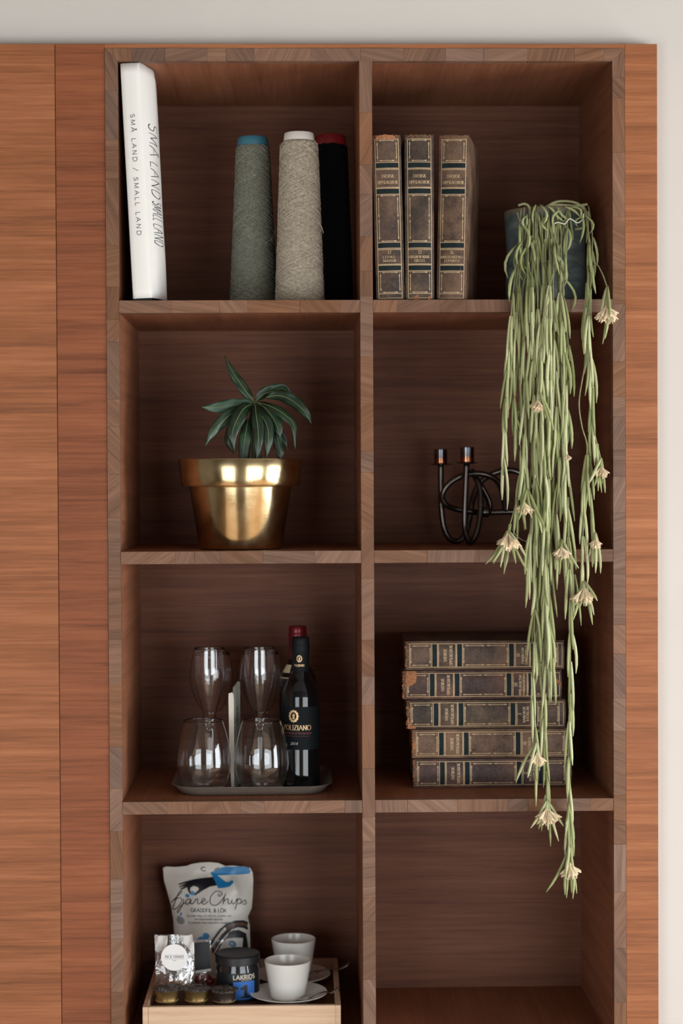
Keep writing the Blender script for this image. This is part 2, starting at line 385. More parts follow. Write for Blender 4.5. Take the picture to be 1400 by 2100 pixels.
stave_run(tb, FOL, FOR, (FIT, FOT), False, 3, (1, 1))
sl = MB().box(FOL, FIL, CORE, DEP, ZB, FIT-.0001).build('side_board', 'inner_side', case)
stave_run(sl, ZB, FOT, (FOL, FIL), True, 4, (0, -1), (.03, .10))
sr = MB().box(FIR, FOR, CORE, DEP, ZB, FIT-.0001).build('side_board', 'inner_side', case)
stave_run(sr, ZB, FOT, (FIR, FOR), True, 5, (0, 1), (.03, .10))
dv = MB().box(DL, DR, CORE, DEP, ZB, FIT-.0001).build('divider', 'inner_side', case)
stave_run(dv, ZB, FIT, (DL, DR), True, 6, (0, 0), (.03, .10))
for i, (zt, zb) in enumerate(SH):
    for j, (x0, x1) in enumerate(((FIL, DL), (DR, FIR))):
        s = MB().box(x0+.0002, x1-.0002, CORE, DEP, zb, zt).build('shelf', 'inner_side', case)
        stave_run(s, x0+.0003, x1-.0003, (zb, zt), False, 20+i*2+j)
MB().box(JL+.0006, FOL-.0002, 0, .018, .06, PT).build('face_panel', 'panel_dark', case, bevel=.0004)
MB().box(FOR+.0004, PR, 0, .018, .06, PT).build('face_panel', 'panel', case, bevel=.0004)
MB().box(FOL-.0001, FOR+.0003, .0002, .018, FOT+.0002, PT).build('face_panel', 'panel', case, bevel=.0004)
MB().box(PR-.018, PR, .018, .36, .06, PT).build('side_panel', 'panel', case)
MB().box(JL+.001, PR-.018, .018, .36, PT-.006, PT).build('top_panel', 'panel', case)
MB().box(JL+.02, PR-.02, .03, .34, 0, .06).build('plinth', 'inner', case)
cup = thing('cupboard', 'tall flush cupboard front in horizontal-grain veneer left of the bookcase', 'cupboard', (JL-.25, 0, 0))
MB().box(JL-.60, JL-.0002, .0004, .019, .06, PT).build('door', 'panel', cup, bevel=.0006)
MB().box(JL-.60, JL-.0012, .021, .36, .0, PT).build('carcass', 'inner', cup)

# ------------------------------------------------------------------ old encyclopedia volumes
M['leather'] = None
def leather(name, a, b, c, seed):
    k = NT(name); tc = k.n('ShaderNodeTexCoord')
    mp = k.n('ShaderNodeMapping'); mp.inputs['Location'].default_value = (seed*3.1, seed*1.7, seed*2.3); k.l(tc.outputs['Object'], mp.inputs[0])
    n1 = k.n('ShaderNodeTexNoise', i_Scale=22.0, i_Detail=5.0, i_Roughness=.65); k.l(mp.outputs[0], n1.inputs['Vector'])
    n2 = k.n('ShaderNodeTexNoise', i_Scale=260.0, i_Detail=3.0); k.l(mp.outputs[0], n2.inputs['Vector'])
    s = k.math('ADD', k.math('MULTIPLY', n1.outputs['Fac'], .75), k.math('MULTIPLY', n2.outputs['Fac'], .25))
    k.l(k.ramp(s, [(.36, a), (.5, b), (.66, c)]), k.b.inputs['Base Color'])
    k.b.inputs['Roughness'].default_value = .55; k.b.inputs['Specular IOR Level'].default_value = .25
    k.bump(n2.outputs['Fac'], .25, .0005); return k.m
LEA = [leather('brown mottled leather', rgb(50, 40, 36), rgb(82, 65, 54), rgb(112, 86, 68), 1),
       leather('black brown leather', rgb(44, 37, 33), rgb(74, 60, 49), rgb(102, 82, 65), 2),
       leather('warm brown leather', rgb(64, 48, 40), rgb(98, 76, 60), rgb(124, 96, 74), 3),
       leather('reddish dark leather', rgb(46, 36, 34), rgb(76, 56, 49), rgb(106, 76, 62), 4)]
M['board'] = mat('worn cloth boards', rgb(88, 70, 54), .8, var=.45, scale=120, bump=.3)
M['pages'] = mat('aged page edges', rgb(150, 126, 98), .9, var=.25, scale=300, stretch=(1, 1, 1), bump=.4)
M['gilt'] = mat('pale gilt', rgb(192, 164, 126), .45, metal=.2, var=.18, scale=90)
M['band'] = mat('dark green label leather', rgb(18, 31, 33), .7, spec=.2, var=.4, scale=70)
M['torn'] = mat('torn raw leather', rgb(150, 100, 66), .9, var=.35, scale=180, bump=.5)
BL, BD = .2505, .172
def volume(label, group, O, A, T, N, w, lea, num, lines, seed, wear=(), tilt=0, txtw=(.62, .8), yaw=0):
    """O: middle of the spine's head end; A across (reading right), T head to tail, N toward the viewer"""
    O, A, T, N = Vector(O), Vector(A), Vector(T), Vector(N); r = random.Random(seed)
    if tilt:
        R = Matrix.Rotation(tilt, 3, N); piv = O+T*BL; A = R @ A; T = R @ T; O = piv-T*BL
    if yaw:
        Rz = Matrix.Rotation(yaw, 3, 'Z'); A = Rz @ A; N = Rz @ N
    P = lambda a, t, n: O+A*a+T*t+N*n
    root = thing('encyclopedia_volume', label, 'book', P(0, BL, 0), group)
    B = .0045
    bulge = lambda a: -B*(2*a/w)**2
    S = lambda a, t: P(a, t, bulge(a)+.00035)          # just proud of the spine
    # case: rounded spine and two boards, one bent sheet with thickness
    sect = [(-w/2, -BD), (-w/2, -.016), (-w/2+.0014, -.0125), (-w/2+.0012, -.010)]
    sect += [(a, bulge(a)) for a in [-w/2+.0004+(w-.0008)*i/14 for i in range(15)]]
    sect += [(w/2-.0012, -.010), (w/2-.0014, -.0125), (w/2, -.016), (w/2, -BD)]
    def inset(k, d=.0028):
        a, n = sect[k]
        if n <= -.0099: return (a-d if a > 0 else a+d, n)
        return (a*(1-2*d/w), n-d)
    m = MB(); K = len(sect); nt = 26
    hd = [r.uniform(-.0012, .0012) for _ in sect]; tl = [r.uniform(-.0006, .0004) for _ in sect]
    for j in range(nt+1):
        for k in range(K):
            sp = sect[k][1] > -.012
            t = BL*j/nt+(hd[k] if j == 0 and sp else 0)+(tl[k] if j == nt and sp else 0)
            wob = noise.noise(Vector((k*.9, j*.35, seed*7.7)))*.0004
            m.v.append(P(sect[k][0]+wob, t, sect[k][1]+wob))
    b0 = len(m.v)
    for j in range(nt+1):
        for k in range(K): a, n = inset(k); m.v.append(P(a, BL*j/nt, n))
    for j in range(nt):
        for k in range(K-1):
            i = j*K+k; m.f.append((i, i+1, i+K+1, i+K)); m.f.append((b0+i, b0+i+K, b0+i+K+1, b0+i+1))
    for k in range(K-1):
        m.f.append((k, b0+k, b0+k+1, k+1)); i = nt*K+k; m.f.append((i, i+1, b0+i+1, b0+i))
    for k in (0, K-1):
        for j in range(nt): i = j*K+k; m.f.append((i, i+K, b0+i+K, b0+i))
    m.build('cover', LEA[lea], root, smooth=True)
    pg = MB(); e = .004
    pg.hexa([P(-w/2+.0033, BL-e, -.009), P(w/2-.0033, BL-e, -.009), P(w/2-.0033, BL-e, -BD+.004), P(-w/2+.0033, BL-e, -BD+.004),
             P(-w/2+.0033, e, -.009), P(w/2-.0033, e, -.009), P(w/2-.0033, e, -BD+.004), P(-w/2+.0033, e, -BD+.004)])
    pg.build('page_block', 'pages', root)
    # frayed head cap, raw leather showing
    m = MB(); prev = None; n = 22; gx = .40*w
    for i in range(n+1):
        a = -w*.47+w*.94*i/n; lo = r.uniform(.001, .0045) if i % 5 else r.uniform(.003, .007); hi = r.uniform(-.0022, .0005)
        q = [P(a, hi, bulge(a)-.001), P(a, lo, bulge(a)+.0005), P(a, hi, bulge(a)-.0028)]
        b = len(m.v); m.v += q
        if i: m.f += [(b-3, b-2, b+1, b), (b-1, b-3, b, b+2)]
    m.build('frayed_head_cap', 'torn', root)
    for wk in wear:                                             # torn patches of raw leather
        m = MB(); m.fill([(x*w, y*BL) for x, y in wk], lambda x, y: P(x, y, bulge(x)+.0008), .006); m.build('torn_patch', 'torn', root)
    # four dark green bands
    for t0, t1 in ((.168, .195), (.325, .352), (.652, .679), (.791, .817)):
        m = MB(); m.grid(lambda u, v: P(-gx+2*gx*u, (t0+(t1-t0)*v)*BL, bulge(-gx+2*gx*u)+.0003), 8, 1); m.build('green_band', 'band', root)
    m = MB(); F = S; lw = .0009
    def line(a0, t0, a1, t1, wd=lw):
        m.ribbon([(a0, t0), (a1, t1)], wd, F, .006)
    for sgn in (-1, 1): line(sgn*gx, .02*BL, sgn*gx, .987*BL)
    for t in (.023, .163, .199, .206, .315, .3205, .357, .648, .684, .692, .780, .786, .822, .959, .986): line(-gx, t*BL, gx, t*BL, lw if t not in (.986,) else .0008)
    def bud(a, t, da, dt):
        m.add([F(a-da, t-dt*.0), F(a-da*.6, t-dt*.7), F(a, t-dt), F(a+da*.6, t-dt*.7), F(a+da, t), F(a+da*.6, t+dt*.7), F(a, t+dt), F(a-da*.6, t+dt*.7)], [tuple(range(8))])
    ix = gx-.0032
    for t0, t1, mid in ((.031, .153, False), (.365, .640, True), (.830, .951, False)):
        T0, T1 = t0*BL, t1*BL
        for sgn in (-1, 1):
            segs = [(T0+.003, (T0+T1)/2-.0022), ((T0+T1)/2+.0022, T1-.003)] if mid else [(T0+.003, T1-.003)]
            for q0, q1 in segs:
                line(sgn*ix, q0, sgn*ix, q1, .0008); bud(sgn*ix, q0+.0022, .0009, .0028); bud(sgn*ix, q1-.0022, .0009, .0028)
            if mid: bud(sgn*ix, (T0+T1)/2, .0006, .0006)
        for t in (T0, T1):
            line(-ix+.003, t, ix-.003, t, .0008); bud(-ix+.0052, t, .0026, .0009); bud(ix-.0052, t, .0026, .0009)
            for sgn in (-1, 1): bud(sgn*ix, t, .0006, .0006)
    m.build('gilt_tooling', 'gilt', root, recalc=False)
    m = MB(); G = lambda x, y: S(x, -y)
    th = lambda t: .00030+.00044*abs(t.y)
    h = .0043
    put_text(m, strokes('SVENSK', h, .2, .50*w*.84), (0, -.247*BL-h/2), (1, 0), th, G, .0009, h)
    put_text(m, strokes('UPPSLAGSBOK', h, .12, .68*w), (0, -.284*BL-h/2), (1, 0), th, G, .0008, h)
    m.build('gilt_title', 'gilt', root, recalc=False)
    m = MB(); h = .0048
    put_text(m, strokes(num, h, .12), (0, -.7085*BL-h/2), (1, 0), th, G, .0008, h)
    h = .0036
    for i, s in enumerate(lines): put_text(m, strokes(s, h, .2 if len(s) < 9 else .1, txtw[i]*w*.8), (0, -(.737+.0225*i)*BL-h/2), (1, 0), th, G, .0006, h)
    m.build('gilt_volume_number', 'gilt', root, recalc=False)
    return root
zs1 = SH[0][0]
up = ((1, 0, 0), (0, 0, -1), (0, -1, 0))
def stand(u, y, w): return Vector((W(u, 560, y).x, y, zs1+BL))
G1 = 'old leather volumes standing in a row'
volume('brown leather volume numbered 17, leaning against the divider', G1, stand(800.8, .008, .046), *up, .0443, 0, '17', ['LEPAS-', 'MAISIR'], 11, tilt=.0225, txtw=(.58, .55),
       wear=[[(-.36, .003), (-.1, -.004), (.15, .0), (.3, .004), (.3, .022), (.1, .03), (-.1, .02), (-.36, .03)]])
volume('brown leather volume numbered 12, standing between volumes 17 and 16', G1, stand(861, .006, .046), *up, .0445, 1, '12', ['GUSTAV IV ADOLF-', 'HILLEL'], 12, tilt=.002, txtw=(.9, .45),
       wear=[[(-.26, .983), (-.06, .965), (-.06, 1.0), (-.2, .999)], [(.26, .985), (.34, .965), (.38, .998), (.26, .999)]])
volume('warm brown leather volume numbered 16, standing rightmost of the three upright volumes', G1, stand(924.5, .010, .047), *up, .0462, 2, '16', ['KRIGSFARTYG-', 'LEPANTO'], 13, yaw=-.185, tilt=-.0215, txtw=(.92, .62))
zs3 = SH[2][0]; YS = .100
flat = ((0, 0, 1), (1, 0, 0), (0, -1, 0)); G2 = 'old leather volumes lying in a stack'
tk = .0467
stack = [(1616, 845, 3, '2', ['APOLLONIA-', 'BANGKA'], 'bottom volume of the lying stack, dark reddish leather spine', []),
         (1554, 843, 2, '30', ['TUNIS-', 'VALLÅ'], 'brown volume numbered 30, second from the bottom of the lying stack', [[(-.2, -.003), (.1, .0), (.08, .018), (-.15, .02)]]),
         (1492, 832, 1, '3', ['BANGKOK-', 'BJÖRLIN'], 'dark volume numbered 3, in the middle of the lying stack', [[(-.49, .004), (-.49, .05), (-.40, .06), (-.36, .02), (-.1, .008), (-.1, .0)]]),
         (1431, 824, 3, '20', ['NYKLASSICISM-', 'PANARABISKA'], 'volume with torn leather at its head, second from the top of the lying stack', [[(.48, .02), (.48, .08), (.34, .085), (.1, .078), (.0, .05), (-.04, .02), (.2, .012)], [(.1, .955), (.2, .965), (.05, .998), (-.05, .99)]]),
         (1371, 829, 0, '10', ['FRANÇON-', 'GAUGAMELA'], 'brown volume numbered 10, topmost of the lying stack', [])]
zc = zs3
for i, (vb, u0, le, num, ln, lab, wr) in enumerate(stack):
    volume(lab, G2, (W(u0+3, vb-30, YS).x, YS, zc+tk/2), *flat, tk-.0006, le, num, ln, 30+i, wear=wr, txtw=(.9 if len(ln[0]) > 11 else .72, .9 if len(ln[1]) > 10 else .62 if len(ln[1]) < 8 else .8)); zc += tk

# ------------------------------------------------------------------ the white jacketed book
M['jacket'] = mat('white paper jacket', rgb(232, 229, 222), .6, var=.02, scale=14, bump=.12, bscale=25)
M['ink'] = mat('black print', rgb(34, 32, 32), .6)
M['greyink'] = mat('grey print', rgb(92, 90, 88), .6)
M['darkboard'] = mat('dark book board', rgb(30, 30, 34), .7)
HB = .3555; yb = .006; SWID = 40*PX(yb)
piv = W(271.7, 611, yb); piv.z = zs1+.0032
tl = math.atan2(23.3*PX(yb), .3555)
RB = Matrix.Rotation(-tl, 3, 'Y')
def BK(x, y, z): return piv+RB @ Vector((x, y, z))
book = thing('jacketed_book', 'large white book with dust jacket leaning against the left side board', 'book', piv)
# cover section: spine, then a right cover that bellies out, and a left cover
rc = [(0, 0), (.010, .024), (.0155, .055), (.0165, .09), (.013, .14), (.006, .2), (.001, .245)]
rcs = cr([(a, b, 0) for a, b in rc], 5)
sect = [(-.004, .24), (-.0015, .1), (0, .006), (.0012, .0006)]+[(SWID*i/8, -.0012*math.sin(PI*i/8)) for i in range(1, 8)]+[(SWID-.0008, .0003)]+[(SWID+p.x, .002+p.y) for p in rcs]
m = MB(); nz = 24
for j in range(nz+1):
    for k, (a, b) in enumerate(sect):
        z = HB*j/nz
        cr_ = 0 if k < 11 else noise.noise(Vector((b*22, z*9, 3.3)))*.0022*min(1, b/.03)
        dz = noise.noise(Vector((b*30, 1.7, 0)))*.0022*(1 if j == nz and k > 11 else 0)
        m.v.append(BK(a+cr_, b, z+dz))
K = len(sect)
m.f += [(j*K+k, j*K+k+1, (j+1)*K+k+1, (j+1)*K+k) for j in range(nz) for k in range(K-1)]
jk = m.build('dust_jacket', 'jacket', book, smooth=True)
so = jk.modifiers.new('thickness', 'SOLIDIFY'); so.thickness = .0006; so.offset = -1
MB().hexa([BK(.003, .004, .004), BK(SWID-.002, .004, .004), BK(SWID-.002, .236, .004), BK(.002, .236, .004), BK(.003, .004, HB-.005), BK(SWID-.002, .004, HB-.005), BK(SWID-.002, .236, HB-.005), BK(.002, .236, HB-.005)]).build('page_block', 'jacket', book)
MB().hexa([BK(.0015, .0015, -.0028), BK(SWID-.001, .0015, -.0028), BK(SWID+.004, .238, -.0028), BK(.001, .238, -.0028), BK(.0015, .0015, .0006), BK(SWID-.001, .0015, .0006), BK(SWID+.002, .238, .0006), BK(.001, .238, .0006)]).build('board_edge', 'darkboard', book)
m = MB(); px = PX(yb)
spn = lambda x, y: BK(x, -.0012*math.sin(PI*min(1, max(0, x/SWID)))-.0003, y)
h = 8.6*px
zmid = HB-(359-132)*px
put_text(m, strokes('SMÅ LAND / SMALL LAND', h, .36, 246*px), (.5*SWID-h*.40, zmid), (0, -1), .00085, spn, step=.004)
m.build('spine_title', 'greyink', book, recalc=False)
def cov(s, z):
    """a point on the bellied right cover, s metres back from the spine edge"""
    i = min(len(rcs)-2, max(0, next((k for k in range(len(rcs)-1) if rcs[k+1].y >= s), len(rcs)-2)))
    q = rcs[i].lerp(rcs[i+1], (s-rcs[i].y)/max(1e-6, rcs[i+1].y-rcs[i].y))
    cr_ = noise.noise(Vector(((.002+s)*22, z*9, 3.3)))*.0022*min(1, (s+.002)/.03)
    return BK(SWID+q.x+cr_+.0007, .002+s-.0003, z)
m = MB()
th = lambda t: .0011+.004*abs(t.x)*.3+(.0030 if abs(t.y) > .9 and False else 0)
for s0, txt, v0, v1, hh in ((.040, 'SMÅ', 250, 316, .046), (.040, 'LAND', 328, 402, .046), (.040, 'SMALL', 410, 450, .046), (.040, 'LAND', 456, 500, .046)):
    z0 = HB-(v0-132)*px; z1 = HB-(v1-132)*px
    put_text(m, strokes(txt, hh, .16, z0-z1), (s0-hh*.55, (z0+z1)/2), (0, -1), lambda t: .0007+.0016*abs(t.y)*(.3+.7*abs(t.x)), cov, 0, hh, step=.006)
m.build('cover_title', 'ink', book, recalc=False)

# ------------------------------------------------------------------ three cones of yarn
def yarn_mat(name, c, c2, bump=.5):
    return mat(name, c, .95, var=.30, scale=260, bump=.25, bscale=700, spec=.15)
M['yarn_grey'] = yarn_mat('grey green yarn', rgb(122, 122, 108), None); M['yarn_beige'] = yarn_mat('oatmeal yarn', rgb(178, 166, 147), None); M['yarn_black'] = yarn_mat('navy black yarn', rgb(20, 22, 27), None)
M['tube_blue'] = mat('blue plastic', rgb(50, 108, 124), .5); M['tube_white'] = mat('white card tube', rgb(220, 214, 205), .7); M['tube_red'] = mat('red plastic', rgb(150, 32, 34), .5)
def yarn_cone(label, u, y, vt, vyt, rt, rb, rcap, my, mt, seed, stray=()):
    px = PX(y); cx = W(u, 600, y).x; zt = W(u, vt, y).z; zy = W(u, vyt, y).z
    rt, rb, rcap = rt*px, rb*px, rcap*px; H = zy-zs1
    root = thing('yarn_cone', label, 'yarn', (cx, y, zs1), 'cones of yarn on the top shelf'); c = (cx, y, zs1)
    rad = lambda f: rb+(rt-rb)*f
    prof = [(0, .0008), (rb-.002, .0008), (rb-.0008, .004)]+[(rad(i/12)-.0012, .004+(H-.008)*i/12) for i in range(13)]+[(rt-.004, H-.001), (rcap, H)]
    MB().lathe(c, prof, 40).build('yarn_body', my, root, smooth=True)
    r = random.Random(seed); pts = []; a = r.uniform(0, 6); n = 68; k = 46
    for i in range(n):
        turns = r.uniform(2.1, 2.9); hi = 1-r.uniform(0, .025); lo = r.uniform(.004, .02)
        for j in range(k):
            f = j/k; f = lo+(hi-lo)*(f if i % 2 == 0 else 1-f)
            a += 2*PI*turns/k
            rr = rad(f)-.0004+r.uniform(-.0002, .0006)
            pts.append((cx+rr*math.sin(a), y-rr*math.cos(a), zs1+.003+f*(H-.005)))
    th = MB().tube(pts, .0009, 4, cap=False).build('wound_thread', my, root, smooth='all', recalc=False)
    MB().lathe(c, [(rcap-.003, H-.006), (rcap, H-.006), (rcap+.0008, H+.001), (rcap-.0002, zt-zs1-.0012), (rcap-.0012, zt-zs1), (rcap-.0026, zt-zs1), (rcap-.004, zt-zs1-.004), (rcap-.005, H-.006)], 36).build('tube_end', mt, root, smooth=True)
    for s in stray: MB().tube(cr([W(*p) for p in s], 8), .0005, 5).build('loose_strand', my, root, smooth='all')
    return root
yarn_cone('tall grey-green yarn cone with a blue tube end', 520, .165, 283, 297, 34, 49, 31, 'yarn_grey', 'tube_blue', 1,
          [[(478, 470, .13), (490, 455, .115), (505, 444, .11), (520, 441, .112)], [(530, 500, .11), (545, 497, .112), (558, 488, .118), (566, 470, .13)]])
yarn_cone('tall oatmeal yarn cone with a white tube end', 614.5, .095, 274, 290, 38.5, 50.5, 30.5, 'yarn_beige', 'tube_white', 2,
          [[(648, 455, .055), (658, 463, .06), (663, 478, .066)]])
yarn_cone('black yarn cone with a red tube end, beside the divider', 679, .190, 279, 296, 34, 46, 30.5, 'yarn_black', 'tube_red', 3)

# ------------------------------------------------------------------ brass pot with a leafy plant
def brass(name):
    k = NT(name); tc = k.n('ShaderNodeTexCoord')
    n1 = k.n('ShaderNodeTexNoise', i_Scale=30.0, i_Detail=6.0, i_Roughness=.65); k.l(tc.outputs['Object'], n1.inputs['Vector'])
    n2 = k.n('ShaderNodeTexNoise', i_Scale=95.0, i_Detail=3.0); k.l(tc.outputs['Object'], n2.inputs['Vector'])
    c1 = k.ramp(n1.outputs['Fac'], [(.3, rgb(176, 152, 112)), (.65, rgb(196, 174, 134))])
    spots = k.ramp(n2.outputs['Fac'], [(.235, (1, 1, 1, 1)), (.27, (0, 0, 0, 1))])
    k.l(k.mix(spots, c1, rgb(84, 56, 32)), k.b.inputs['Base Color'])
    k.b.inputs['Metallic'].default_value = 1
    k.l(k.ramp(n1.outputs['Fac'], [(.3, (.13,)*3+(1,)), (.7, (.21,)*3+(1,))]), k.b.inputs['Roughness'])
    mp = k.n('ShaderNodeMapping'); mp.inputs['Scale'].default_value = (1, 1, 90); k.l(tc.outputs['Object'], mp.inputs[0])
    n3 = k.n('ShaderNodeTexNoise', i_Scale=8.0, i_Detail=3.0); k.l(mp.outputs[0], n3.inputs['Vector']); k.bump(n3.outputs['Fac'], .05, .0005)
    return k.m
M['brass'] = brass('worn brass'); M['soil'] = mat('potting soil', rgb(48, 36, 28), .95, var=.4, scale=200, bump=.8)
zs2 = SH[1][0]; yp = .090; px = PX(yp); cx = W(493, 1000, yp).x
pp = thing('potted_plant', 'dark green long-leaved plant in a polished brass pot', 'plant', (cx, yp, zs2))
R1, R2, R3, R4 = 127*px, 121*px, 105*px, 85*px; H = W(493, 941, yp-.05).z-zs2; hr = 55*px
prof = [(0, .0006), (R4-.006, .0006), (R4-.001, .0016), (R4, .004), (R3-.0005, H-hr-.003), (R3, H-hr-.001), (R2-.001, H-hr), (R2+.0005, H-hr+.0035), (R1, H-.0015), (R1-.0006, H), (R1-.003, H), (R2-.0035, H-hr+.006), (R3-.004, H-hr-.002), (R4-.004, .006), (0, .005)]
MB().lathe((cx, yp, zs2), prof, 72).build('brass_pot', 'brass', pp, smooth=True)
m = MB(); zso = H-.012
m.lathe((cx, yp, zs2), [(0, zso), (R2*.5, zso+.001), (R2-.003, zso-.002), (R2-.004, zso-.012), (0, zso-.013)], 30); m.build('soil', 'soil', pp)
k = NT('glossy dark leaf'); tc = k.n('ShaderNodeTexCoord'); nz_ = k.n('ShaderNodeTexNoise', i_Scale=40.0, i_Detail=4.0); k.l(tc.outputs['Object'], nz_.inputs['Vector'])
k.l(k.ramp(nz_.outputs['Fac'], [(.35, rgb(22, 38, 24)), (.6, rgb(36, 58, 38)), (.75, rgb(54, 78, 54))]), k.b.inputs['Base Color']); k.b.inputs['Roughness'].default_value = .38
k.bump(nz_.outputs['Fac'], .15, .001); M['leaf_dark'] = k.m
M['leaf_pale'] = mat('pale leaf underside', rgb(66, 90, 72), .5, var=.2, scale=60, bump=.1)
M['midrib'] = mat('pale leaf vein', rgb(128, 146, 98), .5); M['stem'] = mat('green stem', rgb(74, 84, 56), .6, var=.2, scale=80)
def broad_leaf(pts, wpx, side, m_='leaf_dark', fold=.25):
    """pts: midrib through (u, v, depth); wpx: half width in photo pixels; side: which way the blade is turned about its midrib"""
    c = cr([W(u, v, y-.060) for u, v, y in pts], 6); n = len(c); m = MB(); L = 7; hw = wpx*PX(yp); rib = []
    for i, p in enumerate(c):
        f = i/(n-1); t = (c[min(n-1, i+1)]-c[max(0, i-1)]).normalized()
        w = hw*max(.03, (math.sin(PI*min(1, f*1.02)**.85)**.75 if f < .98 else .04)); w = max(w, .0012)
        a = t.cross(Vector((0, -1, 0)));  a = a.normalized() if a.length > 1e-4 else Vector((1, 0, 0))
        a = (Matrix.Rotation(side, 3, t) @ a); nn = a.cross(t).normalized()
        if nn.y > 0: nn = -nn
        for j in range(L):
            s = -1+2*j/(L-1)
            wave = .0012*math.sin(f*19+j)*abs(s)
            m.v.append(p+a*(w*s)+nn*(fold*w*(abs(s)**1.3)*-.9+wave))
        rib.append(p+nn*.0007)
    m.f = [(i*L+j, i*L+j+1, (i+1)*L+j+1, (i+1)*L+j) for i in range(n-1) for j in range(L-1)]
    o = m.build('leaf', m_, pp, smooth='all'); so = o.modifiers.new('thickness', 'SOLIDIFY'); so.thickness = .0005; so.offset = 0
    MB().tube(rib, [.00062*(1-.7*i/(n-1)) for i in range(n)], 5).build('midrib', 'midrib', o, smooth='all')
cxy = (520, 822)
broad_leaf([(519, 822, .150), (508, 808, .150), (490, 783, .152), (475, 760, .155), (461, 730, .160)], 11, .3)
broad_leaf([(516, 825, .150), (495, 828, .140), (470, 832, .130), (440, 836, .125), (414, 835, .120)], 14, .1, 'leaf_pale')
broad_leaf([(524, 822, .152), (540, 808, .150), (560, 802, .148), (580, 797, .150), (601, 812, .155)], 14, .5)
broad_leaf([(545, 815, .14), (572, 811, .130), (600, 822, .120), (625, 845, .112), (638, 868, .110)], 13, .25)
broad_leaf([(526, 826, .148), (550, 832, .125), (580, 848, .110), (602, 872, .105), (605, 920, .105)], 11, -.5)
broad_leaf([(510, 834, .148), (478, 846, .120), (455, 865, .108), (435, 888, .100), (421, 914, .096)], 12, -.3)
broad_leaf([(517, 828, .148), (500, 838, .118), (486, 860, .104), (476, 890, .098), (480, 925, .100)], 15, .1)
broad_leaf([(508, 858, .130), (505, 880, .112), (501, 905, .104), (498, 940, .102), (494, 962, .104)], 12, .0)
broad_leaf([(523, 828, .145), (525, 850, .110), (529, 880, .096), (529, 910, .092), (524, 960, .094)], 12, .1)
broad_leaf([(526, 828, .145), (535, 850, .115), (548, 875, .102), (550, 905, .097), (545, 945, .098)], 13, -.1)
broad_leaf([(528, 826, .147), (545, 838, .125), (560, 858, .115), (570, 880, .110), (574, 900, .110)], 14, .1)
broad_leaf([(540, 850, .14), (562, 880, .128), (570, 905, .124), (575, 930, .122), (577, 955, .124)], 11, -.2)
broad_leaf([(515, 830, .155), (492, 855, .150), (475, 880, .146), (468, 905, .146), (478, 930, .148)], 12, .3)
broad_leaf([(528, 826, .16), (548, 850, .175), (565, 875, .182), (580, 900, .185), (590, 925, .186)], 10, .3)
for a in ((.0, .0), (.012, .01), (-.012, .014)):
    b = W(520, 950, yp+.0); MB().tube(cr([(b.x+a[0], b.y+a[1], zs2+zso-.004), (b.x+a[0]*.6, b.y+a[1]*.7, zs2+zso+.04), W(520+a[0]*300, 822, .092)], 6), [.0035-.0012*i/12 for i in range(13)], 8).build('stem', 'stem', pp, smooth='all')

# ------------------------------------------------------------------ wrought candle holder
M['iron'] = mat('blackened steel', rgb(92, 86, 82), .24, metal=.95, rvar=.06, scale=40, var=.15)
k = NT('steel cup warmer at base'); tc = k.n('ShaderNodeTexCoord'); sp = k.n('ShaderNodeSeparateXYZ'); k.l(tc.outputs['Generated'], sp.inputs[0])
k.l(k.ramp(sp.outputs[2], [(.0, rgb(190, 130, 90)), (.3, rgb(150, 100, 72)), (.5, rgb(96, 92, 96)), (1, rgb(120, 126, 132))]), k.b.inputs['Base Color'])  # warm brown at the base, grey toward the rim
k.b.inputs['Metallic'].default_value = 1; k.b.inputs['Roughness'].default_value = .22; M['cup_steel'] = k.m
YC = .20
ch = thing('candle_holder', 'looped blackened steel candle holder with two cups behind the trailing plant', 'candle holder', (W(960, 1050, YC).x, YC, zs2))
RR = .0049
def rod(pts, r=RR): return MB().tube(cr([W(*p) for p in pts], 8), r, 10).build('bent_rod', 'iron', ch, smooth='all')
zb2 = zs2+RR
def low(u, y): p = W(u, 1100, y); return Vector((p.x, y, zb2))
def rodm(pts): return MB().tube(cr([p if isinstance(p, Vector) else W(*p) for p in pts], 8), RR, 10).build('bent_rod', 'iron', ch, smooth='all')
rodm([(903.5, 953, .235), (904, 1000, .235), (905.5, 1050, .235), (911, 1085, .235), (921, 1104, .236), low(935, .24), (950, 1101, .245), (960, 1075, .25), (967, 1035, .26), (975, 1006, .268), (988, 986, .27), (1010, 972, .268), (1035, 965, .262), (1060, 967, .255), (1085, 985, .25), (1098, 1020, .25), (1092, 1050, .25)])
rodm([(956.5, 951, .175), (954.5, 1000, .175), (952.5, 1060, .175), (954, 1092, .177), low(963, .18), (974, 1100, .188), (982, 1072, .195), (985, 1040, .20), (984, 1005, .205), (976, 982, .21), (966, 964, .215)])
rodm([(966, 966, .216), (982, 990, .225), (998, 1018, .232), (1004, 1038, .235), (998, 1050, .236)])
rodm([(1036, 1050, .225), (1032, 1020, .218), (1022, 990, .21), (1003, 976, .202), (978, 971, .196), (950, 975, .192), (925, 988, .192), (911, 1005, .194), (907, 1022, .198), (915, 1036, .202), (935, 1044, .21), (960, 1049, .215), (990, 1051, .22), (1036, 1050, .225), (1080, 1049, .23)])
b = MB(); p = W(996, 1050, .205); b.sphere(p, .0092, 20); b.build('ball', 'iron', ch, smooth='all')
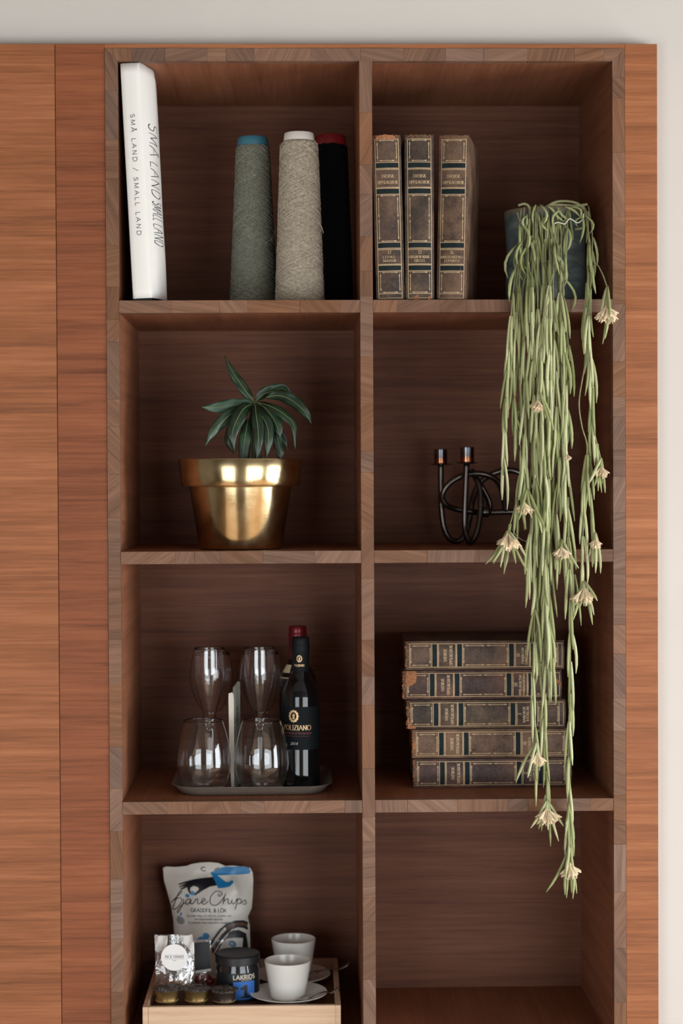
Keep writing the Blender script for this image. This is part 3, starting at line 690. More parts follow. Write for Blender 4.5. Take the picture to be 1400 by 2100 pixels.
for u, v0, v1, v2, y, rc, rp in ((903.5, 921, 951, 954, .235, 13.6, 25), (957.5, 916.5, 948, 951, .175, 14.4, 22)):
    px = PX(y); c = W(u, v2, y); hc = W(u, v0, y-.015).z-c.z-.001
    MB().lathe((c.x, y, c.z+.001), [(0, 0), (rc*px*.98, 0), (rc*px, .001), (rc*px, hc-.0006), (rc*px-.0007, hc), (rc*px-.0015, hc-.0006), (rc*px-.0015, .002), (0, .002)], 36).build('candle_cup', 'cup_steel', ch, smooth=True)
    m = MB(); m.lathe((c.x, y, c.z), [(0, -.0004), (rp*px*.6, -.0003), (rp*px, .0012), (rp*px+.0003, .0018), (rp*px-.0004, .0022), (rp*px*.6, .0008), (0, .0008)], 40); m.build('drip_pan', 'iron', ch, smooth=True)

# ------------------------------------------------------------------ metal tray with glasses and bottles
M['steel'] = mat('brushed tray steel', rgb(168, 160, 150), .32, metal=.72)
M['glass'] = mat('clear glass', (1, 1, 1, 1), 0, trans=1, ior=1.47)
M['wine_glass_dark'] = mat('very dark bottle glass', rgb(7, 11, 14), .05, spec=.6)
YT = .035; tz = SH[2][0]; px = PX(YT); tx = W(515, 1630, YT).x; tw, td = .247, .228; th_ = .0145
ty = YT+td/2
tr = thing('serving_tray', 'shallow rounded steel tray carrying the glasses and wine bottles', 'tray', (tx, ty, tz))
def rrect(w, d, r, n=8):
    out = []
    for sx, sy, a0 in ((1, 1, 0), (-1, 1, 90), (-1, -1, 180), (1, -1, 270)):
        for i in range(n+1):
            a = math.radians(a0+90*i/n); out.append((sx*(w/2-r)+r*math.cos(a), sy*(d/2-r)+r*math.sin(a)))
    return out
lay = [(tw-.034, td-.03, .03, .0005), (tw-.026, td-.024, .034, .0018), (tw-.014, td-.013, .038, .0075), (tw-.006, td-.006, .042, th_-.0012), (tw+.004, td, .045, th_), (tw+.0045, td+.0005, .045, th_+.0006), (tw+.003, td-.001, .044, th_+.0010), (tw-.007, td-.008, .041, th_), (tw-.016, td-.016, .036, .0085), (tw-.028, td-.027, .033, .0028), (tw-.036, td-.032, .03, .0019)]
m = MB(); N = None
for w_, d_, r_, z_ in lay:
    q = rrect(w_, d_, r_); N = len(q); m.v += [Vector((tx+a, ty+b, tz+z_)) for a, b in q]
m.f = [(j*N+i, j*N+(i+1) % N, (j+1)*N+(i+1) % N, (j+1)*N+i) for j in range(len(lay)-1) for i in range(N)]
m.f += [tuple(range(N-1, -1, -1)), tuple(range((len(lay)-1)*N, len(lay)*N))]
m.build('tray_pan', 'steel', tr, smooth=True)
tz2 = tz+.0021
def glass_obj(name, label, cat, group, u, y, prof, n=48):
    cx = W(u, 1500, y).x; root = thing(name, label, cat, (cx, y, tz2), group)
    MB().lathe((cx, y, tz2), prof, n).build('bowl', 'glass', root, smooth='all'); return root
def shell(outer, thick, inner_floor):
    """closed glass profile from an outer (r, z) line, bottom to rim"""
    inn = [(max(.0006, r-thick), z) for r, z in outer if z > inner_floor+.001]
    return [(0, outer[0][1])]+outer+[(outer[-1][0]-thick*.5, outer[-1][1]+thick*.35)]+inn[::-1]+[(inn[0][0]*.5, inner_floor+.0002), (0, inner_floor)]
def sm(tab, n=5): return [(p.x, p.y) for p in [Vector((q.x, q.y)) for q in cr([(a, b, 0) for a, b in tab], n)]]
tumb = sm([(.026, .0), (.0295, .0015), (.0335, .009), (.0385, .022), (.0418, .036), (.0425, .048), (.041, .065), (.0375, .085), (.0335, .101), (.0305, .1115)])
for u, y, l in ((417, .078, 'left stemless wine glass in front on the steel tray'), (536.5, .076, 'right stemless wine glass in front, overlapping the wine bottle')):
    glass_obj('stemless_glass', l, 'glass', 'stemless glasses on the tray', u, y, shell(tumb, .0008, .0045))
def stemmed(name, label, group, u, y, bowl, H, foot=.031):
    cx = W(u, 1500, y).x; root = thing(name, label, 'glass', (cx, y, tz2), group); c = (cx, y, tz2)
    zb = bowl[0][1]
    o = sm([(.0042, zb-.004)]+bowl, 5)
    MB().lathe(c, [(0, zb-.006)]+o+[(o[-1][0]-.0004, o[-1][1]+.0003)]+[(max(.0004, r-.0009), z) for r, z in o if z > zb+.010][::-1]+[(.0015, zb+.0085), (0, zb+.0075)], 44).build('bowl', 'glass', root, smooth='all')
    MB().lathe(c, [(0, .0002), (foot-.001, .0), (foot, .0007), (foot-.002, .0014), (foot*.5, .0028), (.006, .006), (.0036, .014), (.0032, .03), (.0033, zb-.02), (.0040, zb-.0065), (0, zb-.0062)], 36).build('stem_and_foot', 'glass', root, smooth='all')
    return root
fl = [(.0055, .090), (.0085, .104), (.0130, .120), (.0190, .142), (.0236, .164), (.0258, .184), (.0257, .203), (.0245, .217)]
stemmed('champagne_flute', 'left champagne flute, behind the left stemless glass', 'champagne flutes on the tray', 430, .162, fl, .217)
stemmed('champagne_flute', 'right champagne flute, behind the right stemless glass', 'champagne flutes on the tray', 532.5, .162, fl, .219)
wg = [(.0055, .096), (.012, .104), (.0215, .117), (.0300, .134), (.0345, .150), (.0355, .165), (.0335, .185), (.0300, .203)]
stemmed('wine_glass', 'faint wine glass standing behind the left champagne flute', 'wine glasses at the back of the tray', 434, .226, wg, .2, .026)
stemmed('wine_glass', 'faint wine glass standing behind the right champagne flute', 'wine glasses at the back of the tray', 534, .228, wg, .2, .026)
# folded card between the glasses
M['card_grey'] = mat('grey green card', rgb(150, 150, 138), .7, var=.05, scale=60); M['card_edge'] = mat('pale card spine', rgb(205, 196, 182), .7)
cdx = thing('menu_card', 'tall folded grey card standing between the two pairs of glasses', 'card', (W(478, 1600, .10).x, .100, tz2))
y0 = .097; a = W(469, 1500, y0).x; b_ = W(479.5, 1500, y0).x; zt = W(470, 1420, y0).z
hx = W(474, 1500, y0).x
pts = [(hx, tz2), (b_, tz2), (b_, zt-.012), (b_-.0005, zt-.004), (b_-.002, zt), (a, zt-.0015), (a-.0003, zt-.010), (hx-.003, tz2+.05)]
MB().prism([(x, y0, z) for x, z in pts], (0, .0012, 0)).build('spine', 'card_edge', cdx)
d1 = W(492.5, 1500, .165).x; m = MB(); zt2 = W(488, 1396, .165).z
sp_ = [(b_, y0+.0004, tz2), (d1, .165, tz2), (d1, .165, zt2-.002), (d1-.003, .158, zt2), (b_-.001, y0+.016, zt+.006), (b_, y0+.0004, zt-.006)]
m.prism(sp_, (-.0009, .0002, 0)); m.build('cover', 'card_grey', cdx)
m = MB(); cf = lambda x, z: Vector((b_+.0005+(d1-b_)*x, y0+.0004+(.165-y0)*x, z))
for i in range(9):
    zz = zt-.028-i*.0085; m.add([cf(.50, zz), cf(.62, zz), cf(.62, zz-.005), cf(.50, zz-.005)], [(0, 1, 2, 3)])
m.build('printed_line', 'greyink', cdx)
# bottles
M['foil_black'] = mat('matte dark capsule', rgb(12, 18, 20), .6, spec=.25); M['foil_red'] = mat('dark red capsule', rgb(104, 20, 28), .32, metal=.35)
M['label_dark'] = mat('dark blue label paper', rgb(11, 18, 21), .7, spec=.2); M['gold'] = mat('gold print', rgb(205, 170, 126), .4, metal=.3); M['red_print'] = mat('dull red print', rgb(120, 58, 58), .6); M['label_cream'] = mat('cream label', rgb(205, 188, 150), .6); M['white_print'] = mat('pale print', rgb(196, 186, 170), .6)
def bottle(label, u, y, vtop, cap, cap_v, full):
    px = PX(y); cx = W(u, 1500, y).x; root = thing('wine_bottle', label, 'bottle', (cx, y, tz2), 'half bottles of wine on the tray'); c = (cx, y, tz2)
    H = W(u, vtop, y).z-tz2; R = 39.2*px; rn = 17.2*px
    prof = sm([(R-.004, 0), (R-.0008, .001), (R, .004)], 3)+[(R, .02), (R, .075), (R, H-.098)]+sm([(R, H-.095), (R-.0022, H-.083), (R-.0075, H-.072), (R-.0130, H-.063), (rn, H-.052), (rn-.0006, H-.04)], 4)+[(rn-.0008, H-.003), (rn-.002, H-.0008)]
    MB().lathe(c, [(0, .0008)]+prof+[(0, H-.0006)], 48).build('bottle_glass', 'wine_glass_dark', root, smooth=True)
    zc = W(u, cap_v, y-rn).z-tz2
    MB().lathe(c, [(rn+.0002, zc), (rn+.0005, zc+.0004), (rn+.0005, H-.024), (rn+.0012, H-.0225), (rn+.0014, H-.012), (rn+.0007, H-.0105), (rn+.0009, H-.009), (rn+.0009, H-.002), (rn-.0006, H), (0, H)], 40).build('capsule', cap, root, smooth=True)
    if not full:
        MB().lathe((cx, y, tz2), [(R-.0125, H-.0625), (R-.0072, H-.0722), (R-.0018, H-.0838)], 10, -1.35, -.55).build('neck_label', 'label_cream', root, smooth='all')
        return root
    Rl = R+.0003; z0, z1 = W(u, 1538, y-R).z, W(u, 1450, y-R).z
    MB().lathe((cx, y, 0), [(Rl, z0), (Rl, z1)], 40, -1.5, 1.5).build('front_label', 'label_dark', root, smooth='all')
    off = math.asin(max(-1, min(1, (W(602, 1500, y-R).x-cx)/R)))
    wrap = lambda x, z: Vector((cx+(Rl+.0003)*math.sin(x/Rl+off), y-(Rl+.0003)*math.cos(x/Rl+off), z))
    m = MB(); f = wrap
    zz = W(u, 1469, y-R).z; s = []
    for i in range(60):
        a = 2*PI*i/60; s.append((.0105*px/px*(1+.07*math.cos(12*a))*math.cos(a)*.86*.9, zz+.0105*(1+.07*math.cos(12*a))*math.sin(a)*1.02*.9))
    inn = [(.0062*math.cos(2*PI*i/60)*.86*.9, zz+.0066*math.sin(2*PI*i/60)*1.05*.9) for i in range(60)]
    m.add([f(*p) for p in s]+[f(*p) for p in inn], [(i, (i+1) % 60, 60+(i+1) % 60, 60+i) for i in range(60)])
    bust = [(-.0026, -.0048), (.0028, -.0048), (.0024, -.003), (.001, -.0022), (.0018, -.001), (.0026, .0006), (.0022, .0028), (.0006, .0042), (-.0012, .0038), (-.0018, .0018), (-.0026, .0008), (-.0016, -.001), (-.0012, -.0022), (-.0024, -.003)]
    m.fill([(a*.9, zz+b*.95) for a, b in bust], f, .002)
    m.build('gold_medallion', 'gold', root, recalc=False)
    m = MB(); h = 9.5*px
    zz = W(u, 1492.5, y-R).z-h/2
    th2 = lambda t: .0006+.0007*abs(t.y)
    put_text(m, strokes('POLIZIANO', h, .12, 61*px), (.0045, zz), (1, 0), th2, f, .0009, h, step=.003); m.build('gold_name', 'gold', root, recalc=False)
    m = MB(); put_font(m, 'Vino Nobile di Montepulciano', .006, (.006, W(u, 1506, y-R).z), (1, 0), f, .35, 1, 60*px); m.build('red_script', 'red_print', root, recalc=False)
    m = MB(); zz = W(u, 1510, y-R).z; m.ribbon([(-.014, zz), (.026, zz)], .0004, f, .002); m.build('printed_rule', 'red_print', root, recalc=False)
    m = MB(); put_font(m, '2014', .0062, (.0, W(u, 1528, y-R).z), (1, 0), f, .3); m.build('printed_year', 'white_print', root, recalc=False)
    # capsule print
    rc = rn+.0007; o2 = math.asin(max(-1, min(1, (W(613.5, 1350, y-rc).x-cx)/rc)))
    f2 = lambda x, z: Vector((cx+rc*math.sin(x/rc+o2), y-rc*math.cos(x/rc+o2), z))
    m = MB(); zz = W(u, 1351, y-rc).z
    ou = [(.0046*math.cos(2*PI*i/32), zz+.0056*math.sin(2*PI*i/32)) for i in range(32)]; inn = [(.0029*math.cos(2*PI*i/32), zz+.0037*math.sin(2*PI*i/32)) for i in range(32)]
    m.add([f2(*p) for p in ou]+[f2(*p) for p in inn], [(i, (i+1) % 32, 32+(i+1) % 32, 32+i) for i in range(32)])
    m.fill([(a*.55, zz+b*.58) for a, b in bust], f2, .002)
    h = 4.2*px; put_text(m, strokes('POLIZIANO', h, .1, 22*px), (-.0005, W(u, 1364.8, y-rc).z-h/2), (1, 0), .0006, f2, step=.002)
    m.build('capsule_emblem', 'gold', root, recalc=False)
    return root
bottle('half bottle of red wine with a dark label and black capsule', 617, .118, 1306, 'foil_black', 1388, True)
bottle('half bottle with a dark red capsule, mostly hidden behind the front bottle', 611, .196, 1283, 'foil_red', 1358, False)

# ------------------------------------------------------------------ wooden box of coffee things
zf = SH[3][0]; YB0, YB1 = .022, .305; wt = .0085
bx0, bx1 = W(292, 2080, YB0).x, W(699, 2080, YB0).x; bz = W(495, 2063.5, YB0).z; cx = (bx0+bx1)/2
bxx = thing('wooden_box', 'pale open wooden box holding cups and snacks on the lowest shelf', 'box', (cx, (YB0+YB1)/2, zf))
MB().box(bx0+wt, bx1-wt, YB0, YB0+wt, zf, bz).build('front_board', 'birch', bxx, bevel=.0008)
MB().box(bx0+wt, bx1-wt, YB1-wt, YB1, zf, bz).build('back_board', 'birch', bxx, bevel=.0008)
for x in (bx0, bx1-wt): MB().box(x, x+wt-.0002, YB0, YB1, zf, bz).build('side_board', 'birch', bxx, bevel=.0008)
IN = bz-zf-.0170
MB().box(bx0+wt, bx1-wt, YB0+wt, YB1-wt, zf+.0005, zf+IN).build('base_board', 'inner', bxx)
zi = zf+IN+.0003
M['porcelain'] = mat('glazed off-white porcelain', rgb(232, 229, 221), .18, spec=.5, var=.015, scale=30)
M['spoon'] = mat('polished spoon steel', rgb(190, 184, 176), .16, metal=1)
def cup_set(u, vrim, vbase, y, rr, rb, us, rs, vs0, spoon, which):
    px = PX(y); c = W(u, 2000, y); zt = W(u, vrim, y).z; zb = W(u, vbase, y).z
    zc_ = zi+.0048
    cs = W(us, 2000, y); R = rs*px; zr = zi+.0132
    root = thing('saucer', '%s off-white porcelain saucer under the %s coffee cup' % (which, which), 'saucer', (cs.x, y, zi), 'saucers in the wooden box')
    z_ = zc_-zi
    MB().lathe((cs.x, y, zi), [(0, .0), (R*.55, .0), (R*.58, .002), (R*.60, z_-.004), (R*.72, z_+.001), (R*.97, zr-zi-.001), (R, zr-zi), (R*.985, zr-zi+.0012), (R*.95, zr-zi+.0004), (R*.68, z_+.004), (R*.55, z_), (0, z_-.0005)], 56).build('dish', 'porcelain', root, smooth=True)
    cc = thing('coffee_cup', '%s handleless off-white coffee cup on its saucer' % which, 'cup', (c.x, y, zc_), 'coffee cups in the wooden box')
    Rr, Rb = rr*px, rb*px; H = zt-zc_
    MB().lathe((c.x, y, zc_+.0003), [(0, .0015), (Rb*.8, .0012), (Rb*.84, .0), (Rb*.95, .0002), (Rb, .003), (Rr-.0002, H-.0012), (Rr-.0011, H), (Rr-.0025, H-.001), (Rb-.0035, .008), (Rb*.7, .0045), (0, .004)], 64).build('cup_body', 'porcelain', cc, smooth=True)
    sp = thing('teaspoon', spoon[0], 'spoon', W(*spoon[1][0]), 'teaspoons on the saucers')
    P_ = cr([W(*p) for p in spoon[1]], 8); n = len(P_); m = MB()
    for i, p in enumerate(P_):
        f = i/(n-1); t = (P_[min(n-1, i+1)]-P_[max(0, i-1)]).normalized(); s = t.cross(Vector((0, 0, 1))).normalized(); nn = s.cross(t)
        w = interp(f, [(0, .0012), (.06, .007), (.16, .0095), (.26, .006), (.34, .0021), (.6, .0022), (.82, .0042), (.94, .0055), (1, .0028)]); dish = interp(f, [(0, 0), (.12, .0028), (.28, .0006), (.4, 0), (1, 0)])
        m.v += [p-s*w, p-s*w*.5-nn*dish*.8, p-nn*dish, p+s*w*.5-nn*dish*.8, p+s*w]
    m.f = [(i*5+j, i*5+j+1, i*5+j+6, i*5+j+5) for i in range(n-1) for j in range(4)]
    o = m.build('spoon_body', 'spoon', sp, smooth='all'); so = o.modifiers.new('thickness', 'SOLIDIFY'); so.thickness = .0013; so.offset = 0
cup_set(590, 1968.5, 2050, .112, 48.5, 36, 591, 80.5, 2030, ('teaspoon on the front saucer, its handle over the box rim', [(612, 2049, .080), (624, 2047, .083), (634, 2044, .086), (646, 2040, .090), (658, 2036, .094), (668, 2034, .097), (677, 2036, .100), (686, 2032, .102), (697, 2025, .104)]), 'front')
cup_set(602, 1924.5, 2000, .222, 46, 34, 600, 78, 1985, ('teaspoon on the rear saucer, its handle past the box side', [(630, 1998, .200), (642, 1995, .203), (652, 1992, .206), (665, 1989, .21), (680, 1986, .213), (694, 1987, .217), (706, 1982, .22), (717, 1973, .222)]), 'rear')
# liquorice jar
M['lid'] = mat('matte black lid', rgb(28, 28, 31), .45, bump=.05, scale=200); M['jar_dark'] = mat('jar full of black liquorice', rgb(24, 24, 26), .12, var=.5, scale=70, coat=.4); M['blue_label'] = mat('blue label', rgb(46, 108, 190), .55); M['jar_label'] = mat('black jar label', rgb(20, 26, 30), .4)
yj = .135; px = PX(yj); jc = W(487.5, 2000, yj); rl, rj = 45.5*px, 45*px; zl0, zl1 = W(487, 1977, yj-.02).z, W(487, 1953, yj).z
jar = thing('liquorice_jar', 'dark liquorice jar with a black screw lid and blue label', 'jar', (jc.x, yj, zi))
MB().lathe((jc.x, yj, zi), [(0, 0), (rj-.003, 0), (rj, .003), (rj, zl0-zi-.010), (rj-.001, zl0-zi-.006), (rj-.0025, zl0-zi), (0, zl0-zi)], 56).build('jar_body', 'jar_dark', jar, smooth=True)
m = MB(); prof = [(0, zl0-.001), (rl-.002, zl0-.001), (rl, zl0), (rl, zl1-.002), (rl-.0016, zl1), (rl-.003, zl1-.0006), (0, zl1-.0008)]
n = 160; vs = []
for r_, z_ in prof:
    for i in range(n):
        q = r_+(.0003 if i % 2 and r_ == rl else 0); vs.append((jc.x+q*math.sin(2*PI*i/n), yj-q*math.cos(2*PI*i/n), z_))
m.add(vs, [(j*n+i, j*n+(i+1) % n, (j+1)*n+(i+1) % n, (j+1)*n+i) for j in range(len(prof)-1) for i in range(n)]); m.build('screw_lid', 'lid', jar, smooth=True)
oj = math.asin((W(501, 2000, yj-rj).x-jc.x)/rj); fj = lambda x, z: Vector((jc.x+(rj+.0006)*math.sin(x/rj+oj), yj-(rj+.0006)*math.cos(x/rj+oj), z))
za, zb_ = W(500, 2057, yj-rj).z, W(500, 1997, yj-rj).z
m = MB(); m.grid(lambda u, v: Vector((jc.x+(rj+.0003)*math.sin(-1.1+2.3*u), yj-(rj+.0003)*math.cos(-1.1+2.3*u), za+(zb_-za)*v)), 20, 1); m.build('wrap_label', 'jar_label', jar, smooth='all')
m = MB(); b0, b1 = W(500, 2051, yj-rj).z, W(500, 2014, yj-rj).z; m.grid(lambda u, v: fj(-23*px+46*px*u, b0+(b1-b0)*v), 10, 1); m.build('blue_panel', 'blue_label', jar, smooth='all')
fj2 = lambda x, z: Vector((jc.x+(rj+.001)*math.sin(x/rj+oj), yj-(rj+.001)*math.cos(x/rj+oj), z))
m = MB(); h = 8.5*px; put_text(m, strokes('LAKRIDS', h, .16, 46*px), (0, W(500, 2009, yj-rj).z), (1, 0), .0016, fj2, step=.003); put_font(m, 'BY BÜLOW', .0035, (.004, W(500, 2013, yj-rj).z), (1, 0), fj2); m.build('white_name', 'white_print', jar, recalc=False)
m = MB(); h = 26*px; q0 = W(500, 2047, yj-rj).z
m.fill([(-.001, q0), (.0045, q0), (.0045, q0+h), (.0008, q0+h), (-.006, q0+h*.80), (-.006, q0+h*.62), (-.001, q0+h*.70)], fj2, .004); m.fill([(-.006, q0), (.0095, q0), (.0095, q0+h*.11), (-.006, q0+h*.11)], lambda x, z: fj2(x*.9, z-.0), .004); m.build('black_numeral', 'jar_label', jar, recalc=False)
# three coffee capsules
M['cap_gold'] = mat('gold capsule', rgb(150, 122, 74), .35, metal=.8, var=.15, scale=80); M['cap_bronze'] = mat('bronze grey capsule', rgb(96, 82, 72), .35, metal=.8, var=.15, scale=80); M['cap_lid'] = mat('crinkled dark foil', rgb(104, 98, 92), .3, metal=.6, bump=.8, scale=140, var=.5); M['cap_line'] = mat('bright capsule ring', rgb(226, 196, 140), .3, metal=.7)
def capsule(u, y, wv, mcol, label, vt):
    px = PX(y); c = W(u, 2050, y); R = wv*px; zt = W(u, vt, y).z; H = zt-zi
    root = thing('coffee_capsule', label, 'capsule', (c.x, y, zi), 'coffee capsules in the wooden box'); o = (c.x, y, zi)
    MB().lathe(o, [(0, 0), (R*.66, 0), (R*.72, .002), (R*.76, H*.36), (R*.80, H*.40), (R*.80, H*.44), (R*.78, H*.47), (R*.83, H*.80), (R*.90, H*.86), (R*.92, H*.90), (0, H*.9)], 40).build('capsule_cup', mcol, root, smooth=True)
    MB().lathe(o, [(R*.795, H*.385), (R*.83, H*.40), (R*.83, H*.435), (R*.795, H*.45)], 40).build('bright_ring', 'cap_line', root, smooth=True)
    r = random.Random(int(u)); m = MB(); n = 40; rings = [(0, H*.97), (R*.4, H*.98), (R*.7, H*.97), (R*.93, H*.95), (R*1.0, H*.93), (R*.97, H*.89), (R*.86, H*.87)]
    vs = [Vector((c.x+q*(1+.02*math.sin(5*i+u))*math.sin(2*PI*i/n), y-q*(1+.02*math.sin(5*i+u))*math.cos(2*PI*i/n), zi+z+(r.uniform(-.0012, .0016) if k < 5 else 0))) for k, (q, z) in enumerate(rings) for i in range(n)]
    m.add(vs, [(k*n+i, k*n+(i+1) % n, (k+1)*n+(i+1) % n, (k+1)*n+i) for k in range(len(rings)-1) for i in range(n)]); m.build('foil_lid', 'cap_lid', root)
capsule(342.5, .072, 29, 'cap_gold', 'left gold coffee capsule in the front row', 2023)
capsule(402.5, .072, 29, 'cap_gold', 'middle gold coffee capsule in the front row', 2023)
capsule(460, .070, 28.5, 'cap_bronze', 'right bronze-grey coffee capsule in the front row', 2026)

# ------------------------------------------------------------------ crisps bag and clear bags
M['bag'] = mat('pale grey foil bag', rgb(206, 202, 192), .36, var=.03, scale=30, bump=.15, bscale=40); M['bag_black'] = mat('black bag print', rgb(20, 22, 28), .4); M['bag_blue'] = mat('blue bag print', rgb(28, 116, 168), .35); M['bag_brown'] = mat('brown bag print', rgb(92, 62, 50), .4); M['bag_silver'] = mat('silver bag print', rgb(208, 204, 198), .25, metal=.4); M['bag_grey'] = mat('grey bag print', rgb(130, 132, 126), .45)
out = [(334, 1780), (341, 1777), (360, 1778), (382, 1776), (392, 1772), (410, 1769), (430, 1768), (448, 1770), (462, 1776), (476, 1775), (500, 1777), (513, 1780), (518, 1790), (519, 1805), (518, 1840), (516, 1862), (508, 1880), (512, 1898), (513, 1940), (515, 1980), (516, 2024), (362, 2026), (360, 1975), (358, 1930), (355, 1885), (350, 1855), (343, 1830), (336, 1805)]
ls = [(1768, 334), (1780, 334), (1805, 336), (1830, 343), (1855, 350), (1885, 355), (1930, 358), (2026, 362)]
rs = [(1768, 516), (1780, 514), (1805, 519), (1840, 518), (1862, 516), (1880, 508), (1898, 512), (2024, 516)]
def bagd(u, v):
    x0, x1 = interp(v, ls), interp(v, rs); s = min(1, max(0, (u-x0)/(x1-x0)))
    k = math.sin(PI*s)**.7*interp(v, [(1792, 0), (1815, .35), (1860, .9), (1990, 1), (2026, .8)])
    cre = noise.noise(Vector((u*.035, v*.02, 4.4)))*.004+abs(noise.noise(Vector((u*.016+v*.012, v*.02, 9.1))))*.007
    rdg = .006*max(0, 1-abs((u-478)-(v-1805)*.28)/9)*interp(v, [(1795, 0), (1800, 1), (1830, 1), (1850, 0)])
    return .022*k+(cre+rdg)*min(1, 6*s*(1-s))*interp(v, [(1770, .2), (1800, 1)])
def bagy(v): return interp(v, [(1768, .300), (2026, .262)])
bc = W(430, 2020, .262); bag = thing('crisps_bag', 'pale grey crisps bag with a black hand print, at the back of the box', 'bag', (bc.x, .262, zi))
def zfloor(p): p.z = max(p.z, zi+.0006); return p
bf = lambda u, v: zfloor(W(u, v, bagy(v)-bagd(u, v)))
m = MB(); m.fill(out, bf, 6); n0 = len(m.v)
m.fill(out, lambda u, v: zfloor(W(u, v, min(.333, bagy(v)+.0012+bagd(u, v)*.5))), 6)
m.build('foil_pouch', 'bag', bag, smooth='all', merge=True)
Zp = lambda X, Y: (320+X/6.667, 1760+Y/6.667)
pr = lambda d: (lambda u, v: W(u, v, bagy(v)-bagd(u, v)-d))
def printed(name, m_, polys, d=.0007, lines=()):
    m = MB()
    for p in polys: m.fill([Zp(*q) for q in p], pr(d), 5)
    for pl, w in lines: m.ribbon([tuple(Zp(*q)) for q in pl], w, pr(d), 4)
    return m.build(name, m_, bag, recalc=False)
def ell(cx, cy, rx, ry, n=20, rot=0): return [(cx+rx*math.cos(2*PI*i/n)*math.cos(rot)-ry*math.sin(2*PI*i/n)*math.sin(rot), cy+rx*math.cos(2*PI*i/n)*math.sin(rot)+ry*math.sin(2*PI*i/n)*math.cos(rot)) for i in range(n)]
printed('printed_hand', 'bag_black', [[(785, 258), (640, 270), (540, 285), (470, 300), (425, 335), (440, 378), (500, 378), (565, 392), (588, 420), (562, 450), (528, 478), (520, 512), (560, 495), (640, 440), (730, 390), (828, 372)],
  [(470, 298), (380, 325), (303, 352), (310, 366), (390, 345), (470, 332)], [(470, 322), (380, 355), (314, 390), (322, 402), (400, 374), (470, 350)], [(472, 338), (390, 380), (326, 424), (338, 437), (410, 402), (470, 366)],
  [(440, 360), (423, 395), (438, 450), (460, 490), (500, 513), (512, 500), (484, 480), (466, 440), (466, 405), (505, 380)]])
printed('printed_sleeve', 'bag_blue', [[(765, 242), (830, 228), (960, 330), (1040, 300), (1062, 330), (1010, 385), (940, 405), (850, 412)]])
for p in (ell(497, 478, 26, 30), ell(427, 512, 29, 23, 20, .3)): printed('printed_crisp', 'bag_blue', [p], .0009)
printed('printed_flower', 'bag_blue', [[(553, 1112), (575, 1092), (600, 1072), (632, 1076), (640, 1040), (664, 1020), (700, 1024), (728, 1050), (726, 1086), (708, 1100), (708, 1113)]])
printed('printed_sprout', 'bag_blue', [ell(338, 764, 12, 26, 16, .5)])
printed('blue_corner', 'bag_blue', [[(745, 195), (800, 172), (880, 132), (950, 114), (1060, 120), (1140, 107), (1268, 132), (1290, 185), (1268, 212), (1150, 222), (900, 232), (762, 236)]], .0009)
scr = [[(212, 602), (250, 560), (300, 512), (340, 470), (352, 452), (330, 450), (303, 490), (272, 560), (247, 630), (226, 688), (262, 694), (305, 660), (345, 600), (350, 560), (330, 540), (300, 545), (252, 572)],
 [(370, 558), (374, 600), (350, 660), (312, 733), (291, 740), (302, 705), (352, 640), (402, 610)], [(472, 566), (432, 560), (405, 598), (415, 630), (447, 620), (478, 568), (470, 612), (492, 625), (522, 600), (548, 560), (562, 556), (571, 575), (565, 610), (587, 625), (622, 600), (662, 585), (670, 560), (645, 553), (625, 585), (632, 620), (665, 628), (712, 588)],
 [(872, 486), (850, 500), (862, 520), (888, 508), (902, 482), (872, 456), (812, 455), (757, 510), (735, 570), (750, 625), (800, 646), (850, 625), (897, 578), (935, 520), (952, 488), (936, 520), (914, 626)],
 [(918, 600), (960, 560), (986, 560), (984, 590), (988, 620), (1012, 620), (1042, 565), (1036, 605), (1052, 625), (1082, 600), (1112, 555), (1102, 620), (1080, 702)], [(1102, 580), (1140, 555), (1165, 580), (1150, 612), (1112, 626)], [(1150, 622), (1200, 580), (1214, 570), (1228, 592), (1230, 620), (1204, 632), (1182, 620)]]
printed('script_name', 'bag_black', [], .0008, [([(p.x, p.y) for p in cr([(a, b, 0) for a, b in pl], 5)], 1.5) for pl in scr])
m = MB(); fu = lambda x, y: pr(.0008)(x, -y)
put_text(m, strokes('GRÄDDFIL & LÖK', 7.4, .1, 73), (427.5, -1870.6), (1, -.012), .95, fu, step=4); m.build('flavour_line', 'bag_black', bag, recalc=False)
m = MB()
for s, x, v, w in (('Spröda chips av skånsk potatis och', 428.5, 1880.3, 91), ('svenskpressad rapsolja.', 428, 1887, 60), ('Kryddade med naturens smaker', 428, 1894.3, 83)): put_font(m, s, 6.6, (x, -v), (1, 0), fu, 0, 1, w)
m.build('small_print', 'greyink', bag, recalc=False)
A_ = [(735, 1195), (800, 1090), (880, 980), (970, 905), (1080, 868), (1190, 862), (1250, 885)]; B_ = [(770, 1290), (845, 1165), (935, 1050), (1020, 970), (1110, 930), (1200, 940), (1250, 965)]
printed('brown_stripe', 'bag_brown', [A_+B_[::-1]], .0005); printed('silver_stripe', 'bag_silver', [[(735, 1200), (800, 1095), (880, 985), (940, 935), (960, 985), (880, 1085), (790, 1240)], [(775, 1300), (850, 1180), (910, 1110), (930, 1150), (860, 1290)]], .0007)
printed('black_stripes', 'bag_black', [[(1000, 1010), (1060, 985), (1150, 990), (1230, 1030), (1255, 1180), (1250, 1300), (1160, 1300), (1190, 1090), (1080, 1088), (960, 1100)]], .0009, [(A_, 4.2), (B_, 4.2), ([(760, 1250), (840, 1130), (905, 1045), (985, 965)], 2.2), ([(800, 1320), (880, 1195), (960, 1095), (1040, 1020), (1130, 990)], 3.4)])
printed('white_patch', 'bag', [[(900, 1150), (960, 1104), (1080, 1092), (1188, 1088), (1176, 1300), (895, 1300)]], .0012)
